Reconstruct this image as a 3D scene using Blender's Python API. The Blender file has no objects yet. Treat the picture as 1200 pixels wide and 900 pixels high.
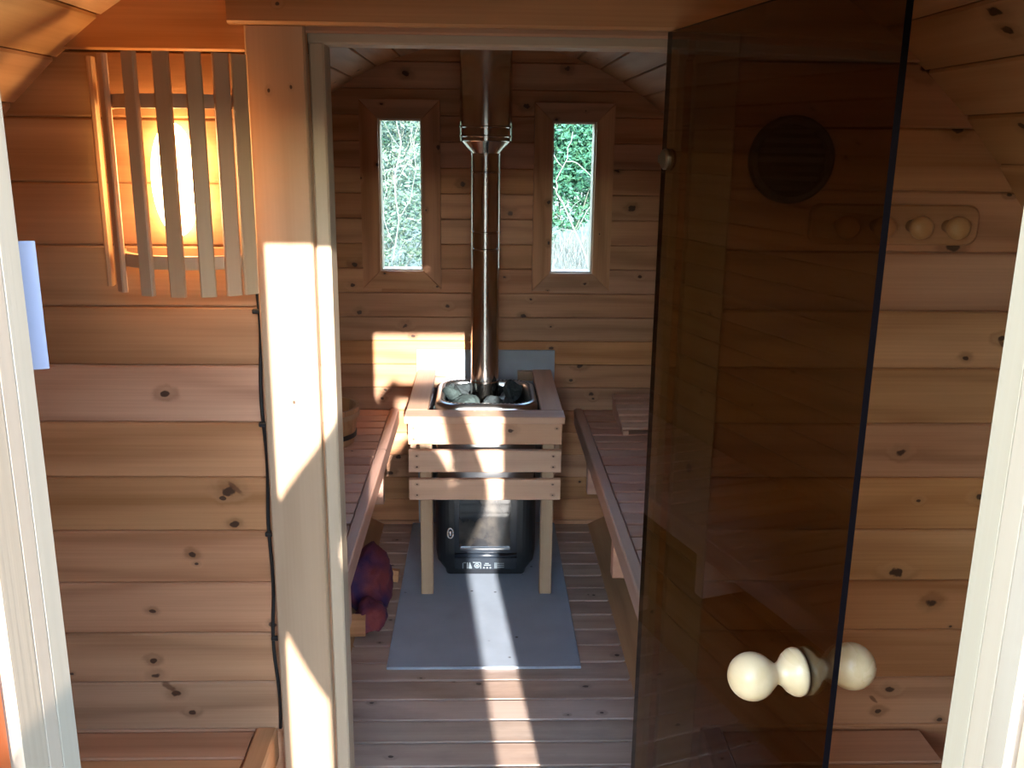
import bpy, bmesh, math, random
from mathutils import Vector, Matrix, noise

random.seed(7)
S = bpy.context.scene
COL = S.collection
PI = math.pi

# ------------------------------------------------------------------ camera
CAM_R = [[0.99946, -0.03055, 0.01196], [0.00392, -0.25074, -0.96805], [0.03257, 0.96757, -0.25048]]
cd = bpy.data.cameras.new('camera')
cam = bpy.data.objects.new('camera', cd)
COL.objects.link(cam)
r_, d_, f_ = [Vector(v).normalized() for v in CAM_R]
cam.matrix_world = Matrix(((r_.x, -d_.x, -f_.x, 0), (r_.y, -d_.y, -f_.y, 0), (r_.z, -d_.z, -f_.z, 1.62), (0, 0, 0, 1)))
cd.sensor_width = 36
cd.lens = 32.84
cd.clip_start = 0.003
S.camera = cam

# ------------------------------------------------------------------ sky, sun, exposure
SUN_DIR = Vector((-0.09, 1.0, -0.2686)).normalized()
w = bpy.data.worlds.new('world')
S.world = w
w.use_nodes = True
wn = w.node_tree
bg = wn.nodes['Background']
sky = wn.nodes.new('ShaderNodeTexSky')
sky.sky_type = 'NISHITA'
sky.sun_disc = False
sky.sun_elevation = math.radians(15)
sky.sun_rotation = math.radians(180 - 5.1)
sky.altitude = 200
sky.air_density = 1.3
sky.dust_density = 0.1
sky.ozone_density = 2.5
wb = wn.nodes.new('ShaderNodeMix')
wb.data_type = 'RGBA'
wb.blend_type = 'MULTIPLY'
wb.inputs['Factor'].default_value = 1.0
wb.inputs['B'].default_value = (1.05, 0.97, 0.92, 1)
wn.links.new(sky.outputs[0], wb.inputs['A'])
wn.links.new(wb.outputs['Result'], bg.inputs[0])
bg.inputs[1].default_value = 0.90
sl = bpy.data.lights.new('sun', 'SUN')
sl.energy = 4.6
sl.color = (1.0, 0.96, 0.90)
sl.angle = math.radians(0.6)
sun = bpy.data.objects.new('sun', sl)
COL.objects.link(sun)
sun.location = (0.8, -9, 5)
sun.rotation_euler = SUN_DIR.to_track_quat('-Z', 'Y').to_euler()
vs = S.view_settings
vs.view_transform = 'Standard'
vs.look = 'None'
vs.gamma = 1.0
vs.use_curve_mapping = False
vs.exposure = 2.25
S.cycles.use_denoising = True
S.cycles.max_bounces = 14
S.cycles.diffuse_bounces = 7
S.cycles.glossy_bounces = 6
S.cycles.transparent_max_bounces = 16
S.cycles.sample_clamp_indirect = 6.0
S.cycles.caustics_reflective = False
S.cycles.caustics_refractive = False

# ------------------------------------------------------------------ helpers
W = {}


def put(o, parent=None, mw=None):
    mw = mw or Matrix.Identity(4)
    COL.objects.link(o)
    if parent is not None:
        o.parent = parent
        o.matrix_basis = W[parent.name].inverted() @ mw
    else:
        o.matrix_basis = mw
    W[o.name] = mw
    return o


def tag(o, label=None, cat=None, group=None, kind=None):
    if label: o['label'] = label
    if cat: o['category'] = cat
    if group: o['group'] = group
    if kind: o['kind'] = kind
    return o


def empty(name, loc, label=None, cat=None, group=None, kind=None, rot=None):
    o = bpy.data.objects.new(name, None)
    o.empty_display_size = 0.05
    mw = Matrix.Translation(loc)
    if rot is not None: mw = mw @ rot
    put(o, None, mw)
    return tag(o, label, cat, group, kind)


def knots(o, L, Wd, given=(), n=3, prob=0.5, rad=(0.004, 0.010), streak=(50, 50, 0.001)):
    """knots of a board: up to four (x, y, radius) along its own length and width"""
    ks = list(given)[:4]
    if not given:
        for _ in range(n):
            if random.random() < prob:
                ks.append((random.uniform(-L / 2, L / 2), random.uniform(-Wd / 2, Wd / 2), random.uniform(*rad) * 0.75))
    while len(ks) < 4: ks.append((50.0, 50.0, 0.001))
    for i, k in enumerate(ks): o['k%d' % i] = [float(v) for v in k]
    o['s0'] = [float(v) for v in streak]


def obj(name, bm_or_me, mat, parent=None, mw=None, smooth=False):
    if isinstance(bm_or_me, bmesh.types.BMesh):
        bmesh.ops.recalc_face_normals(bm_or_me, faces=bm_or_me.faces)
        me = bpy.data.meshes.new(name)
        bm_or_me.to_mesh(me)
        bm_or_me.free()
        if smooth:
            me.polygons.foreach_set('use_smooth', [True] * len(me.polygons))
        me.materials.append(mat)
    else:
        me = bm_or_me
    o = bpy.data.objects.new(name, me)
    return put(o, parent, mw)


CACHE = {}


def board_mesh(L, Wd, T, c, mat):
    key = (round(L, 4), round(Wd, 4), round(T, 4), round(c, 4), mat.name)
    if key in CACHE: return CACHE[key]
    a, b = Wd / 2, T / 2
    prof = [(-a + c, -b), (a - c, -b), (a, -b + c), (a, b - c), (a - c, b), (-a + c, b), (-a, b - c), (-a, -b + c)]
    vs_, fs = [], []
    for x in (-L / 2, L / 2):
        for (y, z) in prof: vs_.append((x, y, z))
    for i in range(8):
        j = (i + 1) % 8
        fs.append((i, j, 8 + j, 8 + i))
    fs.append(tuple(range(7, -1, -1)))
    fs.append(tuple(range(8, 16)))
    me = bpy.data.meshes.new('board')
    me.from_pydata(vs_, [], fs)
    me.materials.append(mat)
    me.update()
    CACHE[key] = me
    return me


def board(name, p0, p1, wdir, Wd, T, mat, parent=None, c=0.002, kn=2, prob=0.4, given=()):
    """board whose centre line runs p0..p1; wdir = its width direction"""
    p0, p1 = Vector(p0), Vector(p1)
    x = (p1 - p0).normalized()
    z = x.cross(Vector(wdir)).normalized()
    y = z.cross(x)
    m = Matrix((x, y, z)).transposed().to_4x4()
    m.translation = (p0 + p1) / 2
    L = (p1 - p0).length
    o = obj(name, board_mesh(L, Wd, T, c, mat), mat, parent, m)
    knots(o, L, Wd, given, kn, prob)
    return o


def bx(name, lo, hi, mat, parent=None, c=0.002, axis=None, kn=2, prob=0.35, given=()):
    """axis aligned board; grain runs along its longest side"""
    lo, hi = Vector(lo), Vector(hi)
    s = hi - lo
    ctr = (lo + hi) / 2
    ax = axis if axis is not None else max(range(3), key=lambda i: s[i])
    rest = [i for i in range(3) if i != ax]
    wa = max(rest, key=lambda i: s[i])
    ta = [i for i in rest if i != wa][0]
    e = [Vector((1, 0, 0)), Vector((0, 1, 0)), Vector((0, 0, 1))]
    return board(name, ctr - e[ax] * s[ax] / 2, ctr + e[ax] * s[ax] / 2, e[wa], s[wa], s[ta], mat, parent, c, kn, prob, given)


def lathe(bm, prof, seg=32, mtx=None):
    """profile of (radius, height) turned about local Z"""
    mtx = mtx or Matrix.Identity(4)
    rings = []
    for (r, h) in prof:
        if r < 1e-6:
            rings.append([bm.verts.new(mtx @ Vector((0, 0, h)))])
        else:
            rings.append([bm.verts.new(mtx @ Vector((r * math.cos(2 * PI * i / seg), r * math.sin(2 * PI * i / seg), h))) for i in range(seg)])
    for a, b in zip(rings, rings[1:]):
        for i in range(seg):
            j = (i + 1) % seg
            if len(a) == 1 and len(b) == 1: continue
            if len(a) == 1: bm.faces.new((a[0], b[i], b[j]))
            elif len(b) == 1: bm.faces.new((a[i], a[j], b[0]))
            else: bm.faces.new((a[i], a[j], b[j], b[i]))
    return bm


def tube(bm, pts, r, seg=8):
    pts = [Vector(p) for p in pts]
    rs = r if isinstance(r, (list, tuple)) else [r] * len(pts)
    prev = None
    rings = []
    for i, p in enumerate(pts):
        t = (pts[min(i + 1, len(pts) - 1)] - pts[max(i - 1, 0)]).normalized()
        n = prev - t * prev.dot(t) if prev is not None else t.orthogonal()
        if n.length < 1e-5: n = t.orthogonal()
        n.normalize()
        prev = n
        b = t.cross(n)
        rings.append([bm.verts.new(p + (n * math.cos(2 * PI * k / seg) + b * math.sin(2 * PI * k / seg)) * rs[i]) for k in range(seg)])
    for a, b in zip(rings, rings[1:]):
        for k in range(seg):
            bm.faces.new((a[k], a[(k + 1) % seg], b[(k + 1) % seg], b[k]))
    bm.faces.new(rings[0][::-1])
    bm.faces.new(rings[-1])
    return bm


def addbox(bm, lo, hi):
    x0, y0, z0 = lo
    x1, y1, z1 = hi
    v = [bm.verts.new(p) for p in ((x0, y0, z0), (x1, y0, z0), (x1, y1, z0), (x0, y1, z0), (x0, y0, z1), (x1, y0, z1), (x1, y1, z1), (x0, y1, z1))]
    for f in ((0, 3, 2, 1), (4, 5, 6, 7), (0, 1, 5, 4), (1, 2, 6, 5), (2, 3, 7, 6), (3, 0, 4, 7)):
        bm.faces.new([v[i] for i in f])
    return bm


def prism(bm, poly, z0, z1):
    a = [bm.verts.new((x, y, z0)) for x, y in poly]
    b = [bm.verts.new((x, y, z1)) for x, y in poly]
    n = len(poly)
    for i in range(n):
        bm.faces.new((a[i], a[(i + 1) % n], b[(i + 1) % n], b[i]))
    bm.faces.new(a[::-1])
    bm.faces.new(b)
    return bm


# ------------------------------------------------------------------ materials
def newmat(name):
    m = bpy.data.materials.new(name)
    m.use_nodes = True
    t = m.node_tree
    return m, t, t.nodes['Principled BSDF']


def plain(name, col, rough=0.5, metal=0.0, spec=0.5, vary=0.0, scale=8.0, bump=0.0):
    m, t, p = newmat(name)
    p.inputs['Base Color'].default_value = (*col, 1)
    p.inputs['Roughness'].default_value = rough
    p.inputs['Metallic'].default_value = metal
    p.inputs['Specular IOR Level'].default_value = spec
    if vary or bump:
        tc = t.nodes.new('ShaderNodeTexCoord')
        n = t.nodes.new('ShaderNodeTexNoise')
        n.inputs['Scale'].default_value = scale
        n.inputs['Detail'].default_value = 6
        t.links.new(tc.outputs['Object'], n.inputs['Vector'])
        if vary:
            mx = t.nodes.new('ShaderNodeMix')
            mx.data_type = 'RGBA'
            mx.inputs['A'].default_value = (*[c * (1 - vary) for c in col], 1)
            mx.inputs['B'].default_value = (*[min(1, c * (1 + vary)) for c in col], 1)
            t.links.new(n.outputs['Fac'], mx.inputs['Factor'])
            t.links.new(mx.outputs['Result'], p.inputs['Base Color'])
        if bump:
            b = t.nodes.new('ShaderNodeBump')
            b.inputs['Strength'].default_value = bump
            b.inputs['Distance'].default_value = 0.01
            t.links.new(n.outputs['Fac'], b.inputs['Height'])
            t.links.new(b.outputs['Normal'], p.inputs['Normal'])
    return m


def wood(name, light, dark, rough=0.5, ring=26.0, contrast=1.0, vary=0.16, knot=(0.036, 0.012, 0.005), dirt=0.0):
    m, t, p = newmat(name)
    N = t.nodes.new
    Lk = t.links.new

    def math_(op, a, b=None, clamp=False):
        n = N('ShaderNodeMath')
        n.operation = op
        n.use_clamp = clamp
        for i, v in enumerate((a, b)):
            if v is None: continue
            if isinstance(v, (int, float)): n.inputs[i].default_value = v
            else: Lk(v, n.inputs[i])
        return n.outputs[0]

    def mapr(v, a, b, c, d, smooth=False):
        n = N('ShaderNodeMapRange')
        if smooth: n.interpolation_type = 'SMOOTHSTEP'
        Lk(v, n.inputs['Value'])
        for k, x in zip(('From Min', 'From Max', 'To Min', 'To Max'), (a, b, c, d)): n.inputs[k].default_value = x
        return n.outputs['Result']

    def mix(f, a, b, mode='MIX'):
        n = N('ShaderNodeMix')
        n.data_type = 'RGBA'
        n.blend_type = mode
        if isinstance(f, (int, float)): n.inputs['Factor'].default_value = f
        else: Lk(f, n.inputs['Factor'])
        for k, v in (('A', a), ('B', b)):
            if isinstance(v, tuple): n.inputs[k].default_value = (*v, 1)
            else: Lk(v, n.inputs[k])
        return n.outputs['Result']

    tc = N('ShaderNodeTexCoord')
    oi = N('ShaderNodeObjectInfo')
    rnd = oi.outputs['Random']
    off = N('ShaderNodeCombineXYZ')
    Lk(math_('MULTIPLY', rnd, 37.0), off.inputs[0])
    Lk(math_('MULTIPLY', rnd, 91.0), off.inputs[1])
    Lk(math_('MULTIPLY', rnd, 53.0), off.inputs[2])
    va = N('ShaderNodeVectorMath')
    va.operation = 'ADD'
    Lk(tc.outputs['Object'], va.inputs[0])
    Lk(off.outputs[0], va.inputs[1])

    def mapped(sx, sy, sz):
        n = N('ShaderNodeVectorMath')
        n.operation = 'MULTIPLY'
        Lk(va.outputs[0], n.inputs[0])
        n.inputs[1].default_value = (sx, sy, sz)
        return n.outputs[0]

    def noise_(vec, scale, detail=3, rgh=0.5):
        n = N('ShaderNodeTexNoise')
        Lk(vec, n.inputs['Vector'])
        n.inputs['Scale'].default_value = scale
        n.inputs['Detail'].default_value = detail
        n.inputs['Roughness'].default_value = rgh
        return n.outputs['Fac']

    # knots: elliptical, each board has its own
    kd = None
    for i in range(4):
        at = N('ShaderNodeAttribute')
        at.attribute_type = 'OBJECT'
        at.attribute_name = 'k%d' % i
        sk = N('ShaderNodeSeparateXYZ')
        Lk(at.outputs['Vector'], sk.inputs[0])
        so = N('ShaderNodeSeparateXYZ')
        Lk(tc.outputs['Object'], so.inputs[0])
        dx = math_('SUBTRACT', so.outputs[0], sk.outputs[0])
        dy = math_('SUBTRACT', so.outputs[1], sk.outputs[1])
        dx = math_('MULTIPLY', dx, 0.72)
        rr = math_('SQRT', math_('ADD', math_('MULTIPLY', dx, dx), math_('MULTIPLY', dy, dy)))
        q = math_('DIVIDE', rr, math_('MAXIMUM', sk.outputs[2], 0.0005))
        kd = q if kd is None else math_('MINIMUM', kd, q)
    wob = noise_(mapped(60, 60, 60), 1.0, 2)
    kd2 = math_('ADD', kd, mapr(wob, 0.3, 0.7, -0.35, 0.35))
    core = mapr(kd2, 0.6, 1.0, 1.0, 0.0, True)
    halo = mapr(kd2, 1.0, 3.2, 1.0, 0.0, True)
    # growth rings drawn out along the board, bending round the knots
    low = noise_(mapped(0.7, 5.0, 5.0), 1.0, 3, 0.55)
    sp = N('ShaderNodeSeparateXYZ')
    Lk(va.outputs[0], sp.inputs[0])
    ph = math_('ADD', math_('MULTIPLY', sp.outputs[1], ring), math_('MULTIPLY', low, 9.0))
    ph = math_('ADD', ph, math_('MULTIPLY', halo, 1.2))
    rings = math_('ADD', math_('MULTIPLY', math_('SINE', math_('MULTIPLY', ph, 2.6)), 0.5), 0.5)
    rings = math_('POWER', rings, 2.0)
    fine = noise_(mapped(3.0, 230.0, 230.0), 1.0, 2)
    broad = noise_(mapped(0.9, 14.0, 14.0), 1.0, 4, 0.6)
    g = math_('ADD', math_('MULTIPLY', rings, 0.42 * contrast), math_('MULTIPLY', mapr(broad, 0.3, 0.7, 0, 1), 0.42 * contrast))
    g = math_('ADD', g, math_('MULTIPLY', mapr(fine, 0.35, 0.65, 0, 1), 0.16 * contrast), True)
    col = mix(g, tuple(light), tuple(dark))
    hs = N('ShaderNodeHueSaturation')
    Lk(col, hs.inputs['Color'])
    Lk(mapr(rnd, 0, 1, 1 - vary, 1 + vary), hs.inputs['Value'])
    r2 = math_('FRACT', math_('MULTIPLY', rnd, 17.3))
    Lk(mapr(r2, 0, 1, 0.493, 0.503), hs.inputs['Hue'])
    Lk(mapr(math_('FRACT', math_('MULTIPLY', rnd, 41.7)), 0, 1, 0.9, 1.1), hs.inputs['Saturation'])
    col = mix(math_('MULTIPLY', halo, 0.30), hs.outputs[0], tuple(c * 0.45 for c in dark))
    col = mix(math_('MULTIPLY', core, 0.92), col, knot)
    at = N('ShaderNodeAttribute')
    at.attribute_type = 'OBJECT'
    at.attribute_name = 's0'
    sk = N('ShaderNodeSeparateXYZ')
    Lk(at.outputs['Vector'], sk.inputs[0])
    dx = math_('SUBTRACT', so.outputs[0], sk.outputs[0])
    dy = math_('SUBTRACT', so.outputs[1], sk.outputs[1])
    u = math_('ADD', math_('MULTIPLY', dx, 0.75), math_('MULTIPLY', dy, -0.66))
    v = math_('MULTIPLY', math_('ADD', math_('MULTIPLY', dx, 0.66), math_('MULTIPLY', dy, 0.75)), 3.2)
    rr = math_('DIVIDE', math_('SQRT', math_('ADD', math_('MULTIPLY', u, u), math_('MULTIPLY', v, v))), math_('MAXIMUM', sk.outputs[2], 0.0005))
    rr = math_('ADD', rr, mapr(wob, 0.3, 0.7, -0.3, 0.3))
    col = mix(mapr(rr, 0.55, 1.15, 0.72, 0.0, True), col, (0.10, 0.035, 0.012))
    if dirt:
        dn = noise_(mapped(2.2, 6.0, 6.0), 1.0, 5, 0.65)
        col = mix(math_('MULTIPLY', mapr(dn, 0.5, 0.72, 0, 1), dirt), col, (0.16, 0.12, 0.10))
    Lk(col, p.inputs['Base Color'])
    Lk(mapr(broad, 0.2, 0.8, rough - 0.06, rough + 0.08), p.inputs['Roughness'])
    p.inputs['Specular IOR Level'].default_value = 0.4
    b = N('ShaderNodeBump')
    b.inputs['Strength'].default_value = 0.25
    b.inputs['Distance'].default_value = 0.001
    Lk(math_('ADD', math_('MULTIPLY', fine, 0.6), math_('MULTIPLY', rings, 0.3)), b.inputs['Height'])
    Lk(b.outputs['Normal'], p.inputs['Normal'])
    return m


PINE = wood('pine_cladding', (0.58, 0.300, 0.158), (0.355, 0.162, 0.074), 0.5, contrast=1.2)
CEIL = wood('pine_staves', (0.58, 0.335, 0.178), (0.39, 0.196, 0.090), 0.5)
PALE = wood('planed_spruce', (0.48, 0.325, 0.205), (0.37, 0.23, 0.13), 0.5, ring=40, contrast=0.8, vary=0.05)
TRIM = wood('frame_spruce', (0.52, 0.39, 0.28), (0.41, 0.29, 0.19), 0.5, ring=48, contrast=0.7, vary=0.04)
BENCH = wood('bench_wood', (0.62, 0.36, 0.26), (0.44, 0.22, 0.15), 0.5, contrast=0.7, vary=0.14)
GUARDM = wood('guard_wood', (0.72, 0.46, 0.31), (0.54, 0.30, 0.19), 0.5, contrast=0.8, vary=0.07)
FLOORM = wood('floor_wood', (0.58, 0.43, 0.35), (0.39, 0.27, 0.21), 0.45, vary=0.12, dirt=0.45)
SHADE = wood('lamp_slat_wood', (0.56, 0.35, 0.22), (0.42, 0.24, 0.14), 0.55, contrast=0.6, vary=0.05)
STAIN = wood('red_stained_boards', (0.42, 0.10, 0.025), (0.28, 0.06, 0.015), 0.6, vary=0.08)
BIRCH = wood('turned_birch', (0.74, 0.51, 0.31), (0.62, 0.40, 0.22), 0.28, ring=60, contrast=0.8, vary=0.03)
PEGM = wood('peg_wood', (0.52, 0.27, 0.12), (0.38, 0.18, 0.07), 0.35, vary=0.03)
BUCKETM = wood('bucket_wood', (0.58, 0.32, 0.15), (0.38, 0.18, 0.07), 0.45, vary=0.1)
LOGM = wood('split_log_wood', (0.66, 0.36, 0.18), (0.40, 0.18, 0.08), 0.8, vary=0.2)
FELT = plain('roof_felt', (0.02, 0.018, 0.016), 0.9)
DARKWOOD = plain('shaded_backing', (0.20, 0.10, 0.045), 0.8)
CABLE = plain('black_rubber', (0.010, 0.010, 0.011), 0.5)
STEEL = plain('polished_steel', (0.62, 0.58, 0.54), 0.13, 1.0)
STEEL2 = plain('brushed_steel', (0.60, 0.60, 0.60), 0.28, 1.0)
HINGEM = plain('dull_bronze_hinge', (0.22, 0.16, 0.11), 0.35, 1.0)
CHROME = plain('chrome', (0.85, 0.85, 0.85), 0.12, 1.0)
IRON = plain('black_cast_iron', (0.012, 0.014, 0.018), 0.38, 0.0, 0.5, 0.2, 60, 0.05)
IRON2 = plain('blued_black_enamel', (0.016, 0.022, 0.032), 0.25, 0.0, 0.6)
CEMENT = plain('fibre_cement_board', (0.33, 0.375, 0.45), 0.75, 0, 0.3, 0.16, 9)
STONE = plain('sauna_stone', (0.034, 0.043, 0.046), 0.85, 0, 0.3, 0.5, 60, 0.9)
STONE_L = plain('pale_sauna_stone', (0.05, 0.07, 0.068), 0.85, 0, 0.3, 0.45, 60, 0.9)
MARK = plain('pale_raised_marks', (0.20, 0.24, 0.27), 0.4, 0.2)
PAPER = plain('white_card', (0.36, 0.33, 0.41), 0.6)
VENT = plain('dark_vent_plastic', (0.035, 0.03, 0.026), 0.5)
BLUEINK = plain('blue_ink', (0.03, 0.05, 0.22), 0.6)

# base board: cement with soot specks
def specks(m):
    t = m.node_tree
    p = t.nodes['Principled BSDF']
    lk = p.inputs['Base Color'].links[0].from_socket
    tc = t.nodes.new('ShaderNodeTexCoord')
    v = t.nodes.new('ShaderNodeTexVoronoi')
    v.inputs['Scale'].default_value = 16
    t.links.new(tc.outputs['Object'], v.inputs['Vector'])
    nz = t.nodes.new('ShaderNodeTexNoise')
    nz.inputs['Scale'].default_value = 5
    t.links.new(tc.outputs['Object'], nz.inputs['Vector'])
    a = t.nodes.new('ShaderNodeMapRange')
    for k, x in zip(('From Min', 'From Max', 'To Min', 'To Max'), (0.05, 0.11, 1, 0)): a.inputs[k].default_value = x
    t.links.new(v.outputs['Distance'], a.inputs['Value'])
    b = t.nodes.new('ShaderNodeMapRange')
    for k, x in zip(('From Min', 'From Max', 'To Min', 'To Max'), (0.5, 0.62, 0, 0.85)): b.inputs[k].default_value = x
    t.links.new(nz.outputs['Fac'], b.inputs['Value'])
    mu = t.nodes.new('ShaderNodeMath')
    mu.operation = 'MULTIPLY'
    t.links.new(a.outputs[0], mu.inputs[0])
    t.links.new(b.outputs[0], mu.inputs[1])
    mx = t.nodes.new('ShaderNodeMix')
    mx.data_type = 'RGBA'
    t.links.new(mu.outputs[0], mx.inputs['Factor'])
    t.links.new(lk, mx.inputs['A'])
    mx.inputs['B'].default_value = (0.05, 0.045, 0.04, 1)
    t.links.new(mx.outputs['Result'], p.inputs['Base Color'])


specks(CEMENT)


def glassmat(name, tint, rough=0.0, fres=1.5):
    """thin sheet glass: tinted see-through plus mirror reflection at the outer face"""
    m = bpy.data.materials.new(name)
    m.use_nodes = True
    t = m.node_tree
    t.nodes.clear()
    out = t.nodes.new('ShaderNodeOutputMaterial')
    tr = t.nodes.new('ShaderNodeBsdfTransparent')
    tr.inputs[0].default_value = (*tint, 1)
    gl = t.nodes.new('ShaderNodeBsdfGlossy')
    gl.inputs['Roughness'].default_value = rough
    gl.inputs['Color'].default_value = (1, 1, 1, 1)
    fr = t.nodes.new('ShaderNodeFresnel')
    fr.inputs['IOR'].default_value = fres
    ge = t.nodes.new('ShaderNodeNewGeometry')
    iv = t.nodes.new('ShaderNodeMath')
    iv.operation = 'SUBTRACT'
    iv.inputs[0].default_value = 1.0
    t.links.new(ge.outputs['Backfacing'], iv.inputs[1])
    mu = t.nodes.new('ShaderNodeMath')
    mu.operation = 'MULTIPLY'
    t.links.new(fr.outputs[0], mu.inputs[0])
    t.links.new(iv.outputs[0], mu.inputs[1])
    mx = t.nodes.new('ShaderNodeMixShader')
    t.links.new(mu.outputs[0], mx.inputs[0])
    t.links.new(tr.outputs[0], mx.inputs[1])
    t.links.new(gl.outputs[0], mx.inputs[2])
    t.links.new(mx.outputs[0], out.inputs[0])
    return m


SMOKED = glassmat('smoked_brown_glass', (0.51, 0.44, 0.345), 0.0, 1.38)
WINGLASS = glassmat('window_glass', (0.95, 0.97, 0.96))
GLASSEDGE = plain('dark_glass_edge', (0.006, 0.004, 0.005), 0.7, 0, 0.03)

em = bpy.data.materials.new('opal_lamp_glass')
em.use_nodes = True
ep = em.node_tree.nodes['Principled BSDF']
ep.inputs['Base Color'].default_value = (0.9, 0.85, 0.75, 1)
ep.inputs['Emission Color'].default_value = (1.0, 0.66, 0.27, 1)
ep.inputs['Emission Strength'].default_value = 8.5
OPAL = em

# ------------------------------------------------------------------ the barrel: numbers
CX, CZ, R = 0.023, 0.946, 1.045
YF0, YF1 = 0.470, 0.535          # front wall
YP, YPB = 1.545, 1.600           # partition faces
YB = 3.81                        # back wall face
DOORX0, DOORX1, DOORZ = -0.272, 0.331, 1.789

KB = [(-0.528, 1.048, 0.011), (-0.5, 0.936, 0.013), (-0.139, 0.963, 0.01), (-0.316, 0.88, 0.014), (-0.285, 0.837, 0.009), (0.171, 0.926, 0.011), (0.201, 0.994, 0.008), (0.091, 1.085, 0.009), (0.58, 0.975, 0.009), (0.414, 0.716, 0.015), (0.377, 0.65, 0.008), (0.465, 0.59, 0.011), (0.473, 0.571, 0.008), (-0.418, 0.568, 0.009), (-0.403, 0.606, 0.008), (-0.354, 0.311, 0.012), (-0.392, 0.237, 0.013), (-0.076, 1.455, 0.013), (0.113, 1.343, 0.015), (0.229, 1.19, 0.011), (0.172, 1.759, 0.014), (0.329, 1.898, 0.014), (-0.299, 1.873, 0.015), (0.602, 1.368, 0.015), (0.537, 1.515, 0.011), (-0.519, 1.132, 0.013), (0.649, 1.092, 0.009), (0.285, 0.88, 0.007), (0.291, 0.789, 0.009)]
STREAKS = [(-0.573, 0.640, 0.021), (-0.428, 1.030, 0.018), (0.893, 1.296, 0.012), (0.715, 1.735, 0.018), (0.746, 0.605, 0.012)]
KP = [(-0.536, 1.2, 0.008), (-0.512, 0.905, 0.007), (-0.506, 0.887, 0.004), (-0.592, 0.795, 0.006), (-0.597, 0.695, 0.007), (-0.595, 0.664, 0.009), (-0.562, 0.628, 0.009), (-0.535, 0.587, 0.007), (-0.44, 1.026, 0.013), (-0.451, 1.012, 0.005), (-0.434, 0.962, 0.008), (-0.747, 0.669, 0.004), (-0.377, 0.767, 0.007), (0.759, 0.867, 0.013), (0.833, 0.805, 0.011), (0.741, 1.098, 0.009), (0.784, 1.007, 0.005), (0.894, 1.013, 0.008), (0.834, 1.269, 0.006), (0.891, 1.304, 0.007), (0.875, 0.757, 0.003), (0.774, 0.625, 0.01), (0.759, 0.579, 0.007), (0.879, 0.56, 0.006), (0.706, 1.746, 0.015), (0.77, 1.648, 0.01), (0.87, 1.546, 0.005), (0.787, 1.459, 0.011)]


def hx(z, rr=R):
    d = rr * rr - (z - CZ) ** 2
    return math.sqrt(d) if d > 0 else 0.0


def row_segs(z0, z1, holes, rr):
    """trapezoids (z0, z1, xl0, xr0, xl1, xr1) of one row of cladding, cut by the holes"""
    base = (z0, z1, CX - hx(z0, rr), CX + hx(z0, rr), CX - hx(z1, rr), CX + hx(z1, rr))
    segs = [base]
    for (a, b, c, d) in holes:
        out = []
        for s in segs:
            if d <= s[0] + 1e-6 or c >= s[1] - 1e-6 or min(s[3], s[5]) < a or max(s[2], s[4]) > b:
                out.append(s)
                continue
            out.append((s[0], s[1], s[2], a, s[4], a))
            if c > s[0] + 0.004: out.append((s[0], c, a, b, a, b))
            if d < s[1] - 0.004: out.append((d, s[1], a, b, a, b))
            out.append((s[0], s[1], b, s[3], b, s[5]))
        segs = out
    return [s for s in segs if max(s[3] - s[2], s[5] - s[4]) > 0.01]


def wall_planks(parent, rows, holes, y, T, mat, face=-1, rr=R, klist=(), proud=None, ch=0.003, gap=0.0004):
    """cladding planks, one object each; face -1 looks towards -y"""
    for ri, (z0, z1) in enumerate(rows):
        for (a, b, xl0, xr0, xl1, xr1) in row_segs(z0, z1, holes, rr):
            a2, b2 = a + gap, b - gap
            if b2 - a2 < 0.008: continue
            cx, cz = (xl0 + xr0 + xl1 + xr1) / 4, (a + b) / 2
            bm = bmesh.new()

            def lx(z, l):
                k = (z - a) / (b - a)
                return (xl0 + (xl1 - xl0) * k) if l else (xr0 + (xr1 - xr0) * k)
            c = min(ch, (b2 - a2) / 3)
            back = [(lx(a2, 1), a2), (lx(a2, 0), a2), (lx(b2, 0), b2), (lx(b2, 1), b2)]
            fr = [(lx(a2 + c, 1), a2 + c), (lx(a2 + c, 0), a2 + c), (lx(b2 - c, 0), b2 - c), (lx(b2 - c, 1), b2 - c)]
            va = [bm.verts.new((x - cx, z - cz, -T)) for x, z in back]
            vb = [bm.verts.new((x - cx, z - cz, -c)) for x, z in back]
            vc = [bm.verts.new((x - cx, z - cz, 0)) for x, z in fr]
            for p_, q_ in ((va, vb), (vb, vc)):
                for i in range(4):
                    j = (i + 1) % 4
                    bm.faces.new((p_[i], p_[j], q_[j], q_[i]))
            bm.faces.new(va[::-1])
            bm.faces.new(vc)
            yy = y + (face * proud(z0) if proud else 0)
            m = Matrix(((1, 0, 0, cx), (0, 0, face * 1.0, yy), (0, 1, 0, cz), (0, 0, 0, 1)))
            if face > 0: m = Matrix(((-1, 0, 0, cx), (0, 0, 1, yy), (0, 1, 0, cz), (0, 0, 0, 1)))
            if face > 0:
                for v in bm.verts: v.co.x = -v.co.x
            o = obj('plank', bm, mat, parent, m)
            L = max(xr0, xr1) - min(xl0, xl1)
            given = [(kx - cx, kz - cz, kr * 0.8) for kx, kz, kr in klist if min(xl0, xl1) < kx < max(xr0, xr1) and a < kz < b]
            st_ = [(kx - cx, kz - cz, kr) for kx, kz, kr in STREAKS if klist and y < 3 and face < 0 and min(xl0, xl1) < kx < max(xr0, xr1) and a < kz < b]
            knots(o, L, b - a, given, 2, 0.0 if klist and L < 0.75 else 0.45, streak=st_[0] if st_ else (50, 50, 0.001))


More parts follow.
